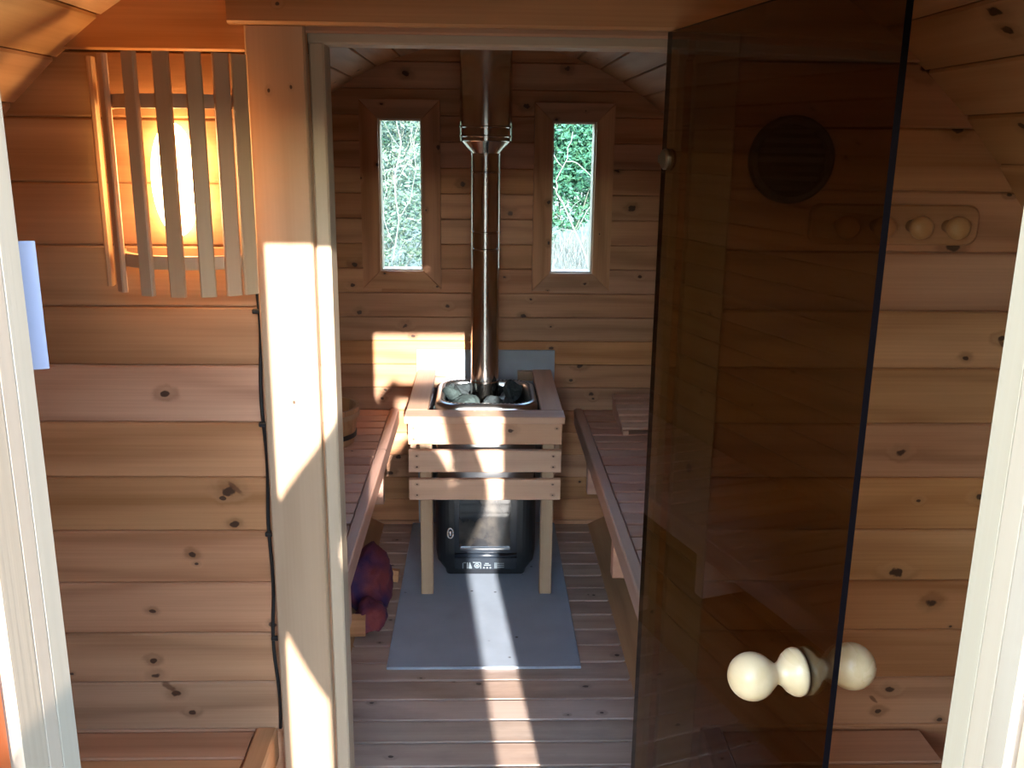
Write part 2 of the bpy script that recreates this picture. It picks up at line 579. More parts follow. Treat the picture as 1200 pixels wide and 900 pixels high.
def backing(bm, rows, holes, y0, y1, rr):
    for (z0, z1) in rows:
        for (a, b, xl0, xr0, xl1, xr1) in row_segs(z0, z1, holes, rr):
            lo = [(xl0, a), (xr0, a), (xr1, b), (xl1, b)]
            A = [bm.verts.new((x, y0, z)) for x, z in lo]
            B = [bm.verts.new((x, y1, z)) for x, z in lo]
            for i in range(4):
                j = (i + 1) % 4
                bm.faces.new((A[i], A[j], B[j], B[i]))
            bm.faces.new(A[::-1])
            bm.faces.new(B)


def rows_from(first, pitch, lo, hi):
    out = []
    z = first
    while z > lo: z -= pitch
    while z < hi:
        out.append((max(z, lo), min(z + pitch, hi)))
        z += pitch
    return [(a, b) for a, b in out if b - a > 0.012]


# ------------------------------------------------------------------ ceiling and curved sides: lengthwise staves
NST = 66
sw = 2 * R * math.tan(PI / NST)
shell = bmesh.new()
n_ = 72
va, vb = [], []
for rad in (R + 0.034, R + 0.06):
    for y in (YF0 - 0.03, YB + 0.10):
        ring = [shell.verts.new((CX + rad * math.cos(2 * PI * i / n_), y, CZ + rad * math.sin(2 * PI * i / n_))) for i in range(n_)]
        va.append(ring)
order = [0, 1, 3, 2]
for q in range(4):
    a, b = va[order[q]], va[order[(q + 1) % 4]]
    for i in range(n_):
        j = (i + 1) % n_
        shell.faces.new((a[i], a[j], b[j], b[i]))
ceiling = tag(obj('ceiling', shell, FELT), kind='structure')
wl = empty('wall_left', (CX - R, 2.1, 0.9), kind='structure')
wr = empty('wall_right', (CX + R, 2.1, 0.9), kind='structure')


def stave_mesh():
    L = YB + 0.08 - YF1
    a = sw / 2 - 0.0010
    T, c = 0.033, 0.0035
    b = a + T * math.tan(PI / NST)
    prof = [(-a + c, 0), (a - c, 0), (a, c), (b, T), (-b, T), (-a, c)]
    vs_, fs = [], []
    for x in (-L / 2, L / 2):
        for y, z in prof: vs_.append((x, y, -z))
    for i in range(6):
        j = (i + 1) % 6
        fs.append((i, j, 6 + j, 6 + i))
    fs += [(5, 4, 3, 2, 1, 0), (6, 7, 8, 9, 10, 11)]
    me = bpy.data.meshes.new('stave')
    me.from_pydata(vs_, [], [f[::-1] for f in fs])
    me.materials.append(CEIL)
    me.update()
    bm = bmesh.new()
    bm.from_mesh(me)
    bmesh.ops.recalc_face_normals(bm, faces=bm.faces)
    bm.to_mesh(me)
    bm.free()
    return me, L


sme, SL = stave_mesh()
for k in range(NST):
    th = 2 * PI * (k + 0.5) / NST
    z = CZ + R * math.sin(th)
    if z < -0.08: continue
    x = CX + R * math.cos(th)
    par = ceiling if math.sin(th) > 0.55 else (wr if math.cos(th) > 0 else wl)
    inn = Vector((-math.cos(th), 0, -math.sin(th)))     # local Z faces the room
    X = Vector((0, 1, 0))
    Y = inn.cross(X)
    m = Matrix((X, Y, inn)).transposed().to_4x4()
    m.translation = Vector((x, (YF1 + YB + 0.08) / 2, z))
    o = obj('plank', sme, CEIL, par, m)
    if 0.25 < th < 1.2:
        ks = [(random.uniform(-1.55, -0.7), random.uniform(-0.035, 0.035), random.uniform(0.005, 0.011)) for _ in range(3)]
        ks.append((random.uniform(0, 1.4), random.uniform(-0.03, 0.03), random.uniform(0.005, 0.011)))
        knots(o, SL, sw, ks)
    else:
        knots(o, SL, sw, (), 4, 0.6, (0.004, 0.010))

# ------------------------------------------------------------------ floor
fb = bmesh.new()
addbox(fb, (-0.56, YF1 - 0.04, -0.075), (0.60, YB + 0.03, -0.030))
floor = tag(obj('floor', fb, DARKWOOD), kind='structure')
y = 2.168 - 0.1033 * 16
while y < YB:
    y0, y1 = y + 0.0025, min(y + 0.1033 - 0.0025, YB + 0.015)
    if y0 > YF1 - 0.02 and y1 - y0 > 0.03:
        bx('plank', (-0.475, y0, -0.030), (0.515, y1, 0.0), FLOORM, floor, 0.003, 0, 3, 0.6)
    y += 0.1033

# ------------------------------------------------------------------ back wall with two windows
WIN = [(-0.409, -0.239, 1.110, 1.703), (0.277, 0.448, 1.105, 1.699)]
rowsB = rows_from(0.018, 0.1, -0.06, CZ + R)
bb = bmesh.new()
backing(bb, rowsB, WIN, YB + 0.012, YB + 0.075, R + 0.02)
wall_back = tag(obj('wall_back', bb, DARKWOOD), kind='structure')
wall_planks(wall_back, rowsB, WIN, YB, 0.012, PINE, -1, R + 0.012, KB)

for i, (x0, x1, z0, z1) in enumerate(WIN):
    we = empty('window_%d' % (i + 1), ((x0 + x1) / 2, YB, z0), kind='structure')
    cw = 0.073
    yc0, yc1 = YB - 0.019, YB
    # mitred casing, four boards
    o_ = [(x0 - cw, z0 - cw), (x1 + cw, z0 - cw), (x1 + cw, z1 + cw), (x0 - cw, z1 + cw)]
    i_ = [(x0, z0), (x1, z0), (x1, z1), (x0, z1)]
    for s in range(4):
        a, b = s, (s + 1) % 4
        poly = [o_[a], o_[b], i_[b], i_[a]]
        ctr = Vector((sum(p[0] for p in poly) / 4, (yc0 + yc1) / 2, sum(p[1] for p in poly) / 4))
        vert = s in (1, 3)
        X = Vector((0, 0, 1)) if vert else Vector((1, 0, 0))
        Z = Vector((0, -1, 0))
        Y = Z.cross(X)
        m = Matrix((X, Y, Z)).transposed().to_4x4()
        m.translation = ctr
        mi = m.inverted()
        bm = bmesh.new()
        A = [bm.verts.new(mi @ Vector((px, yc1, pz))) for px, pz in poly]
        B = [bm.verts.new(mi @ Vector((px, yc0 + 0.002, pz))) for px, pz in poly]
        cc = [(px + (ctr.x - px) * 0.012, pz + (ctr.z - pz) * 0.012) for px, pz in poly]
        C = [bm.verts.new(mi @ Vector((px, yc0, pz))) for px, pz in cc]
        for p_, q_ in ((A, B), (B, C)):
            for k in range(4): bm.faces.new((p_[k], p_[(k + 1) % 4], q_[(k + 1) % 4], q_[k]))
        bm.faces.new(A[::-1])
        bm.faces.new(C)
        o = obj('casing_board', bm, PINE, we, m)
        knots(o, 0.5, 0.07, (), 2, 0.7)
    # inner lining and glazing bead
    t = 0.006
    for (lo, hi) in (((x0, YB - 0.004, z0), (x0 + t, YB + 0.075, z1)), ((x1 - t, YB - 0.004, z0), (x1, YB + 0.075, z1)),
                     ((x0 + t, YB - 0.004, z0), (x1 - t, YB + 0.075, z0 + t)), ((x0 + t, YB - 0.004, z1 - t), (x1 - t, YB + 0.075, z1))):
        bx('lining', lo, hi, TRIM, we, 0.001, None, 0)
    g = bmesh.new()
    addbox(g, (x0 + t, YB + 0.040, z0 + t), (x1 - t, YB + 0.044, z1 - t))
    obj('pane', g, WINGLASS, we)

# ------------------------------------------------------------------ partition between the rooms
HOLE = [(DOORX0, DOORX1 - 0.01, -0.1, DOORZ - 0.01)]
rowsP = rows_from(0.050, 0.1, -0.06, CZ + R)
pb = bmesh.new()
backing(pb, rowsP, HOLE, YP + 0.012, YPB, R + 0.02)
wall_part = tag(obj('wall_partition', pb, DARKWOOD), kind='structure')
wall_planks(wall_part, rowsP, HOLE, YP, 0.012 + 0.0, PINE, -1, R + 0.012, KP, proud=lambda z: 0.013 if z > 1.745 else 0.0)
wall_planks(wall_part, rowsP, HOLE, YPB + 0.012, 0.012, PINE, 1, R + 0.012)

# casing and jamb of the inner doorway
d2 = empty('door_2', (0.016, YP, 0), kind='structure')
bx('casing_board', (-0.364, 1.520, 0.0), (-0.272, YP, 1.787), PALE, d2, 0.003, 2, 0, 0, [(-0.55, 0.01, 0.004), (0.30, 0.004, 0.003), (0.80, -0.012, 0.0025), (0.805, 0.022, 0.0025)])
bx('casing_board', (0.331, 1.520, 0.0), (0.400, YP, 1.787), PALE, d2, 0.003)
bx('header_board', (-0.384, 1.503, 1.788), (0.430, 1.530, 1.905), PINE, d2, 0.004, 0, 0, 0, [(-0.33, -0.03, 0.003), (0.05, 0.02, 0.005), (0.29, 0.03, 0.008)])
bx('jamb', (-0.272, 1.549, 0.0), (-0.248, YPB + 0.012, 1.765), TRIM, d2, 0.003, 2)
bx('jamb', (0.307, 1.549, 0.0), (0.331, YPB + 0.012, 1.765), TRIM, d2, 0.003, 2)
bx('head_jamb', (-0.272, 1.549, 1.765), (0.331, YPB + 0.012, 1.789), TRIM, d2, 0.003, 0)
bx('threshold', (-0.272, 1.549, -0.004), (0.331, YPB + 0.012, 0.022), TRIM, d2, 0.004, 0)

# ------------------------------------------------------------------ front wall and entrance frame
FH = [(-0.292, 0.342, -0.05, 1.80)]
fw = empty('wall_front', (CX, YF0, 0), kind='structure')
rowsF = rows_from(0.02, 0.12, -0.11, CZ + R)
wall_planks(fw, rowsF, FH, YF0 + 0.003, 0.020, STAIN, -1, R + 0.03)
wall_planks(fw, rowsF, FH, YF1, 0.024, PINE, 1, R + 0.012)
d1 = empty('door_1', (0.025, YF1, 0), kind='structure')
ZL = 1.738
for sgn, xin, ys in ((-1, -0.260, (0.4700, 0.4975, 0.5140, 0.5360)), (1, 0.310, (0.4700, 0.4905, 0.5105, 0.5350))):
    for k in range(3):
        xk = xin
        xo = xin + sgn * 0.030
        bx('jamb_strip', (min(xk, xo), ys[k] + 0.0006, 0.0), (max(xk, xo), ys[k + 1] - 0.0006, ZL), TRIM, d1, 0.0003, 2, 0)
    if sgn < 0: bx('casing_board', (-0.345, 0.452, -0.05), (-0.2662, 0.4695, ZL + 0.06), STAIN, d1, 0.002, 2, 0)
    if sgn > 0: bx('casing_board', (xin + 0.006, 0.455, 0.0), (xin + 0.085, 0.4695, ZL + 0.06), TRIM, d1, 0.002, 2, 0)
bx('head_jamb', (-0.300, 0.4700, ZL), (0.352, 0.536, ZL + 0.07), TRIM, d1, 0.002, 0, 0)
bx('threshold', (-0.300, 0.4700, -0.04), (0.352, 0.536, 0.02), TRIM, d1, 0.002, 0, 0)
ink = bmesh.new()
lathe(ink, [(0.0, 0.0), (0.0022, 0.0), (0.0022, 0.0006), (0, 0.0006)], 10, Matrix.Translation((-0.2618, 0.4870, 1.120)) @ Matrix.Rotation(PI / 2, 4, 'Y') @ Matrix.Diagonal((1.8, 0.8, 1, 1)))
tag(obj('ink_mark', ink, BLUEINK, d1), label='small blue pencil mark')

# ------------------------------------------------------------------ benches
def bench(name, label, xin, sgn, y0, y1, ztop, pitch, depth, rail_w, bear=(), BM=None):
    BM = BM or BENCH
    e = empty(name, (xin + sgn * depth / 2, (y0 + y1) / 2, 0), label, 'bench')
    a, b = min(xin, xin + sgn * rail_w), max(xin, xin + sgn * rail_w)
    bx('front_rail', (a, y0, ztop - 0.068), (b, y1, ztop), BM, e, 0.004, 1, 3, 0.5)
    xo = xin + sgn * depth
    x2, x3 = min(xin + sgn * (rail_w + 0.003), xo), max(xin + sgn * (rail_w + 0.003), xo)
    yy = y1 - 0.004
    while yy - pitch > y0 - 0.02:
        bx('slat', (x2, max(y0, yy - pitch + (0.012 if BM is BENCH else 0.003)), ztop - 0.030), (x3, yy, ztop - 0.005), BM, e, 0.003, 0, 1, 0.15)
        yy -= pitch
    bx('back_rail', (xo - 0.05 if sgn > 0 else xo + 0.01, y0, ztop - 0.075), (xo - 0.01 if sgn > 0 else xo + 0.05, y1, ztop - 0.031), BM, e, 0.003, 1, 0)
    for yb in bear:
        z0 = 0.335
        xw = CX + sgn * (hx(z0) - 0.04)
        a, b = min(xin + sgn * 0.008, xw), max(xin + sgn * 0.008, xw)
        bx('bearer', (a, yb, z0), (b, yb + 0.045, ztop - 0.069), BM, e, 0.003, 0, 0)
    return e


bench('sauna_bench', 'slatted wooden bench along left wall of hot room, with a bucket on it', -0.347, -1, 1.625, 3.795, 0.530, 0.0875, 0.48, 0.036, (2.3, 3.2))
bench('sauna_bench', 'slatted wooden bench on right of hot room with a slatted headrest at its far end', 0.393, 1, 1.625, 3.795, 0.530, 0.0875, 0.48, 0.036, (2.60, 3.3))
bench('porch_bench', 'corner of slatted bench in the near room below the slatted wall lamp', -0.379, -1, 0.555, 1.543, 0.555, 0.080, 0.44, 0.04, (0.9,), PINE)
bench('porch_bench', 'slatted bench in the near room low on the right, behind the glass door', 0.417, 1, 0.555, 1.543, 0.548, 0.100, 0.42, 0.04, (0.9,), PINE)

# ------------------------------------------------------------------ cement boards
cb = bmesh.new()
addbox(cb, (-0.297, 2.642, 0.0005), (0.320, 3.800, 0.010))
bmesh.ops.bevel(cb, geom=cb.edges[:], offset=0.0015, segments=1, affect='EDGES')
tag(obj('hearth_board', cb, CEMENT), 'grey cement board lying on the floor under the stove', 'hearth')
cb = bmesh.new()
addbox(cb, (-0.270, 3.797, 0.012), (0.305, 3.8085, 0.782))
bmesh.ops.bevel(cb, geom=cb.edges[:], offset=0.0015, segments=1, affect='EDGES')
tag(obj('heat_shield', cb, CEMENT), 'grey cement heat shield on the back wall behind the flue pipe', 'heat shield')

# ------------------------------------------------------------------ stove guard
gd = empty('stove_guard', (0.012, 3.12, 0.011), 'wooden guard rail of three boards and two legs around the stove', 'guard rail')
bx('top_board', (-0.266, 3.097, 0.674), (0.290, 3.188, 0.700), GUARDM, gd, 0.003, 0, 0)
bx('side_arm', (-0.266, 3.189, 0.674), (-0.190, 3.796, 0.700), GUARDM, gd, 0.003, 1, 0)
bx('side_arm', (0.212, 3.189, 0.674), (0.290, 3.796, 0.700), GUARDM, gd, 0.003, 1, 0)
for (z0, z1) in ((0.594, 0.6735), (0.491, 0.572), (0.387, 0.465)):
    bx('front_board', (-0.254, 3.113, z0), (0.281, 3.134, z1), GUARDM, gd, 0.003, 0, 0, 0,
       [(-0.25, 0.02, 0.0035), (-0.25, -0.02, 0.0035), (0.09, 0.012, 0.010), (0.25, 0.02, 0.003)] if z0 > 0.55 else [(-0.24, 0.02, 0.003), (0.24, 0.02, 0.003), (-0.24, -0.02, 0.003), (0.24, -0.02, 0.003)])
bx('leg', (-0.218, 3.135, 0.0105), (-0.174, 3.179, 0.6735), PALE, gd, 0.003, 2, 0)
bx('leg', (0.215, 3.135, 0.0105), (0.259, 3.179, 0.6735), PALE, gd, 0.003, 2, 0)
for (xa, xb) in ((-0.254, -0.234), (0.261, 0.281)):
    for (z0, z1) in ((0.594, 0.6735), (0.491, 0.572)):
        bx('side_board', (xa, 3.200, z0), (xb, 3.796, z1), GUARDM, gd, 0.003, 1, 0)
bx('wall_batten', (-0.254, 3.757, 0.630), (-0.150, 3.796, 0.6735), PALE, gd, 0.003, 0, 0)
bx('wall_batten', (0.150, 3.757, 0.660), (0.2115, 3.796, 0.698), PALE, gd, 0.003, 0, 0)

# ------------------------------------------------------------------ stove
SXC = 0.018
st = empty('stove', (SXC, 3.44, 0.011), 'black wood burning sauna stove with glass door under the flue pipe', 'stove')


def rrect(hw, y0, y1, r, n=6, cx=SXC):
    pts = []
    for (ax, ay, a0) in ((cx + hw - r, y0 + r, -PI / 2), (cx + hw - r, y1 - r, 0), (cx - hw + r, y1 - r, PI / 2), (cx - hw + r, y0 + r, PI)):
        for k in range(n + 1):
            t = a0 + PI / 2 * k / n
            pts.append((ax + r * math.cos(t), ay + r * math.sin(t)))
    return pts


def loft(bm, secs, close_top=True, close_bot=True):
    rings = [[bm.verts.new((x, y, z)) for x, y in pts] for pts, z in secs]
    n = len(rings[0])
    for a, b in zip(rings, rings[1:]):
        for i in range(n): bm.faces.new((a[i], a[(i + 1) % n], b[(i + 1) % n], b[i]))
    if close_bot: bm.faces.new(rings[0][::-1])
    if close_top: bm.faces.new(rings[-1])
    return bm


b = bmesh.new()
loft(b, [(rrect(0.150, 3.300, 3.60, 0.02), 0.0105), (rrect(0.155, 3.296, 3.60, 0.02), 0.030), (rrect(0.184, 3.290, 3.61, 0.045), 0.062), (rrect(0.190, 3.285, 3.62, 0.05), 0.10), (rrect(0.190, 3.285, 3.62, 0.05), 0.375)])
obj('firebox', b, IRON, st, smooth=False)
b = bmesh.new()
secs = []
for z, bul in ((0.376, 0.0), (0.42, 0.010), (0.47, 0.014), (0.53, 0.014), (0.58, 0.010), (0.62, 0.0)):
    secs.append((rrect(0.182 + bul * 0.3, 3.262 - bul, 3.61, 0.11, 10), z))
loft(b, secs)
obj('steel_mantle', b, STEEL2, st, smooth=True)
# basket for the stones: rim with punched holes, inner wall
b = bmesh.new()
rim_prof = [(0.000, 0.621), (0.000, 0.690), (0.006, 0.704), (0.016, 0.709), (0.028, 0.709), (0.034, 0.702), (0.036, 0.668), (0.036, 0.622)]
loft(b, [(rrect(0.188 - i_, 3.215 + i_, 3.605 - i_, 0.085 - i_ * 0.6, 8), z) for i_, z in rim_prof], False, False)
obj('basket_rim', b, STEEL2, st, smooth=True)
b = bmesh.new()
path = rrect(0.188 - 0.024, 3.215 + 0.024, 3.605 - 0.024, 0.07, 8)
tot = 0
for i in range(len(path)):
    p, q = Vector(path[i]), Vector(path[(i + 1) % len(path)])
    L = (q - p).length
    while tot < L:
        c = p + (q - p) * (tot / L)
        lathe(b, [(0.0, 0.0), (0.0050, 0.0), (0.0050, 0.0012), (0, 0.0012)], 8, Matrix.Translation((c.x, c.y, 0.7085)))
        tot += 0.0150
    tot -= L
tag(obj('rim_holes', b, IRON, st), kind='stuff')
b = bmesh.new()
addbox(b, (SXC - 0.15, 3.25, 0.622), (SXC + 0.15, 3.57, 0.634))
obj('basket_floor', b, IRON, st)
# door with its window
b = bmesh.new()
addbox(b, (SXC - 0.118, 3.262, 0.045), (SXC + 0.118, 3.284, 0.372))
bmesh.ops.bevel(b, geom=b.edges[:], offset=0.006, segments=2, affect='EDGES')
door = obj('stove_door', b, IRON2, st)
b = bmesh.new()
x0, x1, z0, z1, yf = SXC - 0.100, SXC + 0.092, 0.142, 0.345, 3.258
addbox(b, (x0, yf, z0), (x1, yf + 0.006, z1))
gm, gt, gp = newmat('sooty_stove_glass')
gp.inputs['Roughness'].default_value = 0.06
gp.inputs['Specular IOR Level'].default_value = 0.8
tcn = gt.nodes.new('ShaderNodeTexCoord')
nn = gt.nodes.new('ShaderNodeTexNoise')
nn.inputs['Scale'].default_value = 14
nn.inputs['Detail'].default_value = 5
gt.links.new(tcn.outputs['Object'], nn.inputs['Vector'])
cr = gt.nodes.new('ShaderNodeValToRGB')
cr.color_ramp.elements[0].position = 0.42
cr.color_ramp.elements[0].color = (0.012, 0.012, 0.014, 1)
cr.color_ramp.elements[1].position = 0.68
cr.color_ramp.elements[1].color = (0.07, 0.06, 0.05, 1)
gt.links.new(nn.outputs['Fac'], cr.inputs['Fac'])
gt.links.new(cr.outputs['Color'], gp.inputs['Base Color'])
obj('window_glass', b, gm, door)
b = bmesh.new()
addbox(b, (x0 + 0.004, 3.250, 0.132), (x1, 3.262, 0.1405))
bmesh.ops.bevel(b, geom=b.edges[:], offset=0.0015, segments=1, affect='EDGES')
obj('chrome_bar', b, CHROME, door)
b = bmesh.new()
tube(b, [(SXC - 0.117, 3.262, 0.105), (SXC + 0.117, 3.262, 0.105)], 0.011, 12)
obj('air_slide', b, IRON2, door, smooth=True)
b = bmesh.new()
pts = [(SXC - 0.132 + 0.010 * math.cos(a), 3.240 + 0.002 * math.sin(a * 3), 0.205 + 0.020 * math.sin(a)) for a in [2 * PI * k / 20 for k in range(21)]]
tube(b, pts, 0.0035, 8)
tube(b, [(SXC - 0.132, 3.238, 0.196), (SXC - 0.132, 3.238, 0.214)], 0.0042, 8)
tube(b, [(SXC - 0.132, 3.286, 0.205), (SXC - 0.132, 3.238, 0.205)], 0.004, 8)
obj('door_handle', b, CHROME, door, smooth=True)
# row of pale marks on the bottom strip: bars, an open cone, a ring in a frame, three dots under a roof, stripes
b = bmesh.new()
yy0, yy1 = 3.2598, 3.2625
def mk(xa, xb, za, zb): addbox(b, (SXC + xa, yy0, za), (SXC + xb, yy1, zb))
mk(-0.088, -0.084, 0.052, 0.074)
mk(-0.084, -0.074, 0.074, 0.0765)
mk(-0.071, -0.067, 0.052, 0.076)
for k in range(5): mk(-0.062 - 0.0006 * k, -0.058 + 0.0016 * k, 0.071 - 0.0048 * (k + 1) + 0.0048, 0.071 - 0.0048 * k + 0.0048)
ringpts = [(SXC - 0.033 + 0.0085 * math.cos(a), 3.2612, 0.063 + 0.0085 * math.sin(a)) for a in [2 * PI * k / 18 for k in range(19)]]
tube(b, ringpts, 0.0018, 6)
lathe(b, [(0, 0), (0.004, 0), (0.004, 0.003), (0, 0.003)], 12, Matrix.Translation((SXC - 0.033, 3.2626, 0.063)) @ Matrix.Rotation(PI / 2, 4, 'X'))
mk(-0.020, -0.017, 0.052, 0.075)
mk(-0.048, -0.020, 0.0755, 0.0775)
for dx in (-0.006, 0.006, 0.018): lathe(b, [(0, 0), (0.0032, 0), (0.0032, 0.003), (0, 0.003)], 10, Matrix.Translation((SXC + dx, 3.2626, 0.055)) @ Matrix.Rotation(PI / 2, 4, 'X'))
mk(-0.006, 0.020, 0.064, 0.0665)
mk(-0.002, 0.012, 0.071, 0.0735)
mk(0.034, 0.037, 0.052, 0.075)
mk(0.040, 0.043, 0.052, 0.075)
for zz in (0.055, 0.063, 0.071): mk(0.045, 0.070, zz, zz + 0.0025)
obj('emblem_strip', b, MARK, door)

# ------------------------------------------------------------------ flue pipe
FXC, FYC = 0.012, 3.470
PIPE_T = Matrix.Translation((FXC, FYC, 0))
fl = empty('flue_pipe', (FXC, FYC, 0.640), 'polished steel flue pipe rising from the stove, widening near the ceiling', 'flue pipe')


def ring_bead(prof, z, r, h=0.004):
    prof += [(r, z - 0.004), (r + h, z - 0.0015), (r + h, z + 0.0015), (r, z + 0.004)]


b = bmesh.new()
prof = [(0.0, 0.636), (0.0545, 0.636), (0.0545, 0.70), (0.0545, 0.735), (0.0525, 0.74)]
ring_bead(prof, 1.238, 0.0525)
ring_bead(prof, 1.300, 0.0525)
ring_bead(prof, 1.515, 0.0525)
prof += [(0.0525, 1.580)]
lathe(b, prof, 48, PIPE_T)
obj('inner_pipe', b, STEEL, fl, smooth=True)
b = bmesh.new()
prof = [(0.0528, 1.572), (0.0535, 1.581), (0.091, 1.622), (0.0935, 1.624)]
lathe(b, prof, 48, PIPE_T)
obj('cone', b, STEEL, fl)
b = bmesh.new()
prof = [(0.0935, 1.624)]
ring_bead(prof, 1.640, 0.0935, 0.003)
ring_bead(prof, 1.672, 0.0935, 0.003)
prof += [(0.0935, 1.984)]
lathe(b, prof, 56, PIPE_T)
obj('outer_pipe', b, STEEL, fl, smooth=True)
for o in fl.children:
    if o.name.startswith(('inner', 'outer')):
        md = o.modifiers.new('split', 'EDGE_SPLIT')
        md.split_angle = math.radians(20)

# ------------------------------------------------------------------ stones
def stone(loc, r, mat, label, seed, group='sauna stones heaped in the stove basket'):
    bm = bmesh.new()
    bmesh.ops.create_icosphere(bm, subdivisions=3, radius=1.0)
    rx, ry, rz = r
    for v in bm.verts:
        p = v.co.copy()
        n = noise.noise(p * 1.1 + Vector((seed * 7.3, 0, 0))) * 0.28 + noise.noise(p * 2.7 + Vector((0, seed * 3.1, 0))) * 0.13
        # broken facets
        for k in range(9):
            d = Vector((math.sin(seed * 5 + k * 2.4), math.cos(seed * 3 + k * 1.9), math.sin(seed * 2 + k * 4.1))).normalized()
            h = p.dot(d)
            if h > 0.62: p -= d * (h - 0.62) * 0.92
        v.co = Vector((p.x * rx, p.y * ry, p.z * rz)) * (1 + n)
    m = Matrix.Translation(loc) @ Matrix.Rotation(seed * 1.3, 4, 'Z')
    o = obj('sauna_stone', bm, mat, None, m)
    return tag(o, label, 'stone', group)


SG = ['dark sauna stone behind the pale ones, left of the flue pipe', 'dark sauna stone behind the large round one', 'dark sauna stone behind the flue pipe on its left', 'dark sauna stone behind the flue pipe on its right', 'dark sauna stone in rear left corner of the basket', 'dark sauna stone at the left foot of the flue pipe', 'dark sauna stone behind the front rim, middle', 'dark sauna stone behind the front rim, right', 'dark sauna stone behind the front rim, left']
stone((0.118, 3.430, 0.708), (0.052, 0.045, 0.048), STONE, 'large dark round sauna stone right of the flue pipe, highest of the heap', 1.0, None)
stone((-0.062, 3.330, 0.688), (0.060, 0.050, 0.034), STONE_L, 'pale angular sauna stone front left of the flue pipe', 2.2, None)
stone((-0.118, 3.420, 0.694), (0.040, 0.045, 0.032), STONE_L, 'pale greenish sauna stone at left edge of the basket behind the angular one', 3.1, None)
stone((0.042, 3.320, 0.680), (0.046, 0.044, 0.034), STONE, 'grey sauna stone at front of the basket directly before the flue pipe', 4.7, None)
stone((-0.140, 3.335, 0.672), (0.034, 0.036, 0.030), STONE_L, 'small pale sauna stone in front left corner of the basket', 5.9, None)
stone((0.105, 3.330, 0.674), (0.040, 0.036, 0.032), STONE, 'dark sauna stone at front right of the basket below the large round one', 6.4, None)
for i, (x, y_, z) in enumerate(((-0.075, 3.50, 0.695), (0.12, 3.53, 0.68), (-0.03, 3.555, 0.68), (0.06, 3.56, 0.675), (-0.12, 3.54, 0.675), (-0.08, 3.43, 0.668), (0.0, 3.28, 0.655), (0.08, 3.27, 0.655), (-0.09, 3.275, 0.655))):
    stone((x, y_, z), (0.036, 0.036, 0.028), STONE, SG[i], 8.3 + i * 1.7)

# ------------------------------------------------------------------ smoked glass door, open towards the camera
HG = Vector((0.290, 1.528, 0))
ang = math.radians(9.3)
GD = Vector((math.sin(ang), -math.cos(ang), 0))      # from hinge to free edge
GN = Vector((-math.cos(ang), -math.sin(ang), 0))     # face towards the doorway
gm_ = Matrix((GD, GN, Vector((0, 0, 1)))).transposed().to_4x4()
gm_.translation = HG
gdr = empty('glass_door', HG, 'smoked brown glass door standing open with a turned wooden knob', 'door', rot=gm_.to_3x3().to_4x4())
GW, GT = 0.630, 0.0075
b = bmesh.new()
addbox(b, (0, -GT / 2, 0.012), (GW, GT / 2, 1.788))
o = obj('pane', b, SMOKED, gdr, gm_)
o.data.materials.append(GLASSEDGE)
for p in o.data.polygons:
    if abs(p.normal.y) < 0.5: p.material_index = 1
kprof = [(0.0, 0.0), (0.0275, 0.0), (0.0285, 0.004), (0.0275, 0.009), (0.023, 0.016), (0.0165, 0.021), (0.0125, 0.027), (0.0120, 0.031), (0.0150, 0.034)]
for k in range(1, 15):
    a = -PI / 2 + 0.58 + (PI - 0.58) * k / 14
    kprof.append((0.0280 * math.cos(a) if k < 14 else 0.0, 0.0600 + 0.0280 * math.sin(a)))
for s in (1, -1):
    b = bmesh.new()
    kb = Matrix.Translation((0.561, s * (GT / 2 + 0.0003), 1.018)) @ Matrix.Rotation(-s * PI / 2, 4, 'X')
    lathe(b, kprof, 40)
    o = obj('knob', b, BIRCH, gdr, gm_ @ kb, smooth=True)
    knots(o, 1, 1, [(9, 9, 0.001)])
for zz in (1.597, 0.24):
    b = bmesh.new()
    mt = Matrix.Translation((0.018, 0, zz)) @ Matrix.Rotation(PI / 2, 4, 'X')
    lathe(b, [(0, -0.009), (0.014, -0.009), (0.0165, -0.006), (0.0165, 0.006), (0.014, 0.009), (0, 0.009)], 24, mt)
    addbox(b, (-0.012, -0.006, zz - 0.006), (0.010, 0.006, zz + 0.006))
    obj('hinge', b, HINGEM, gdr, gm_)

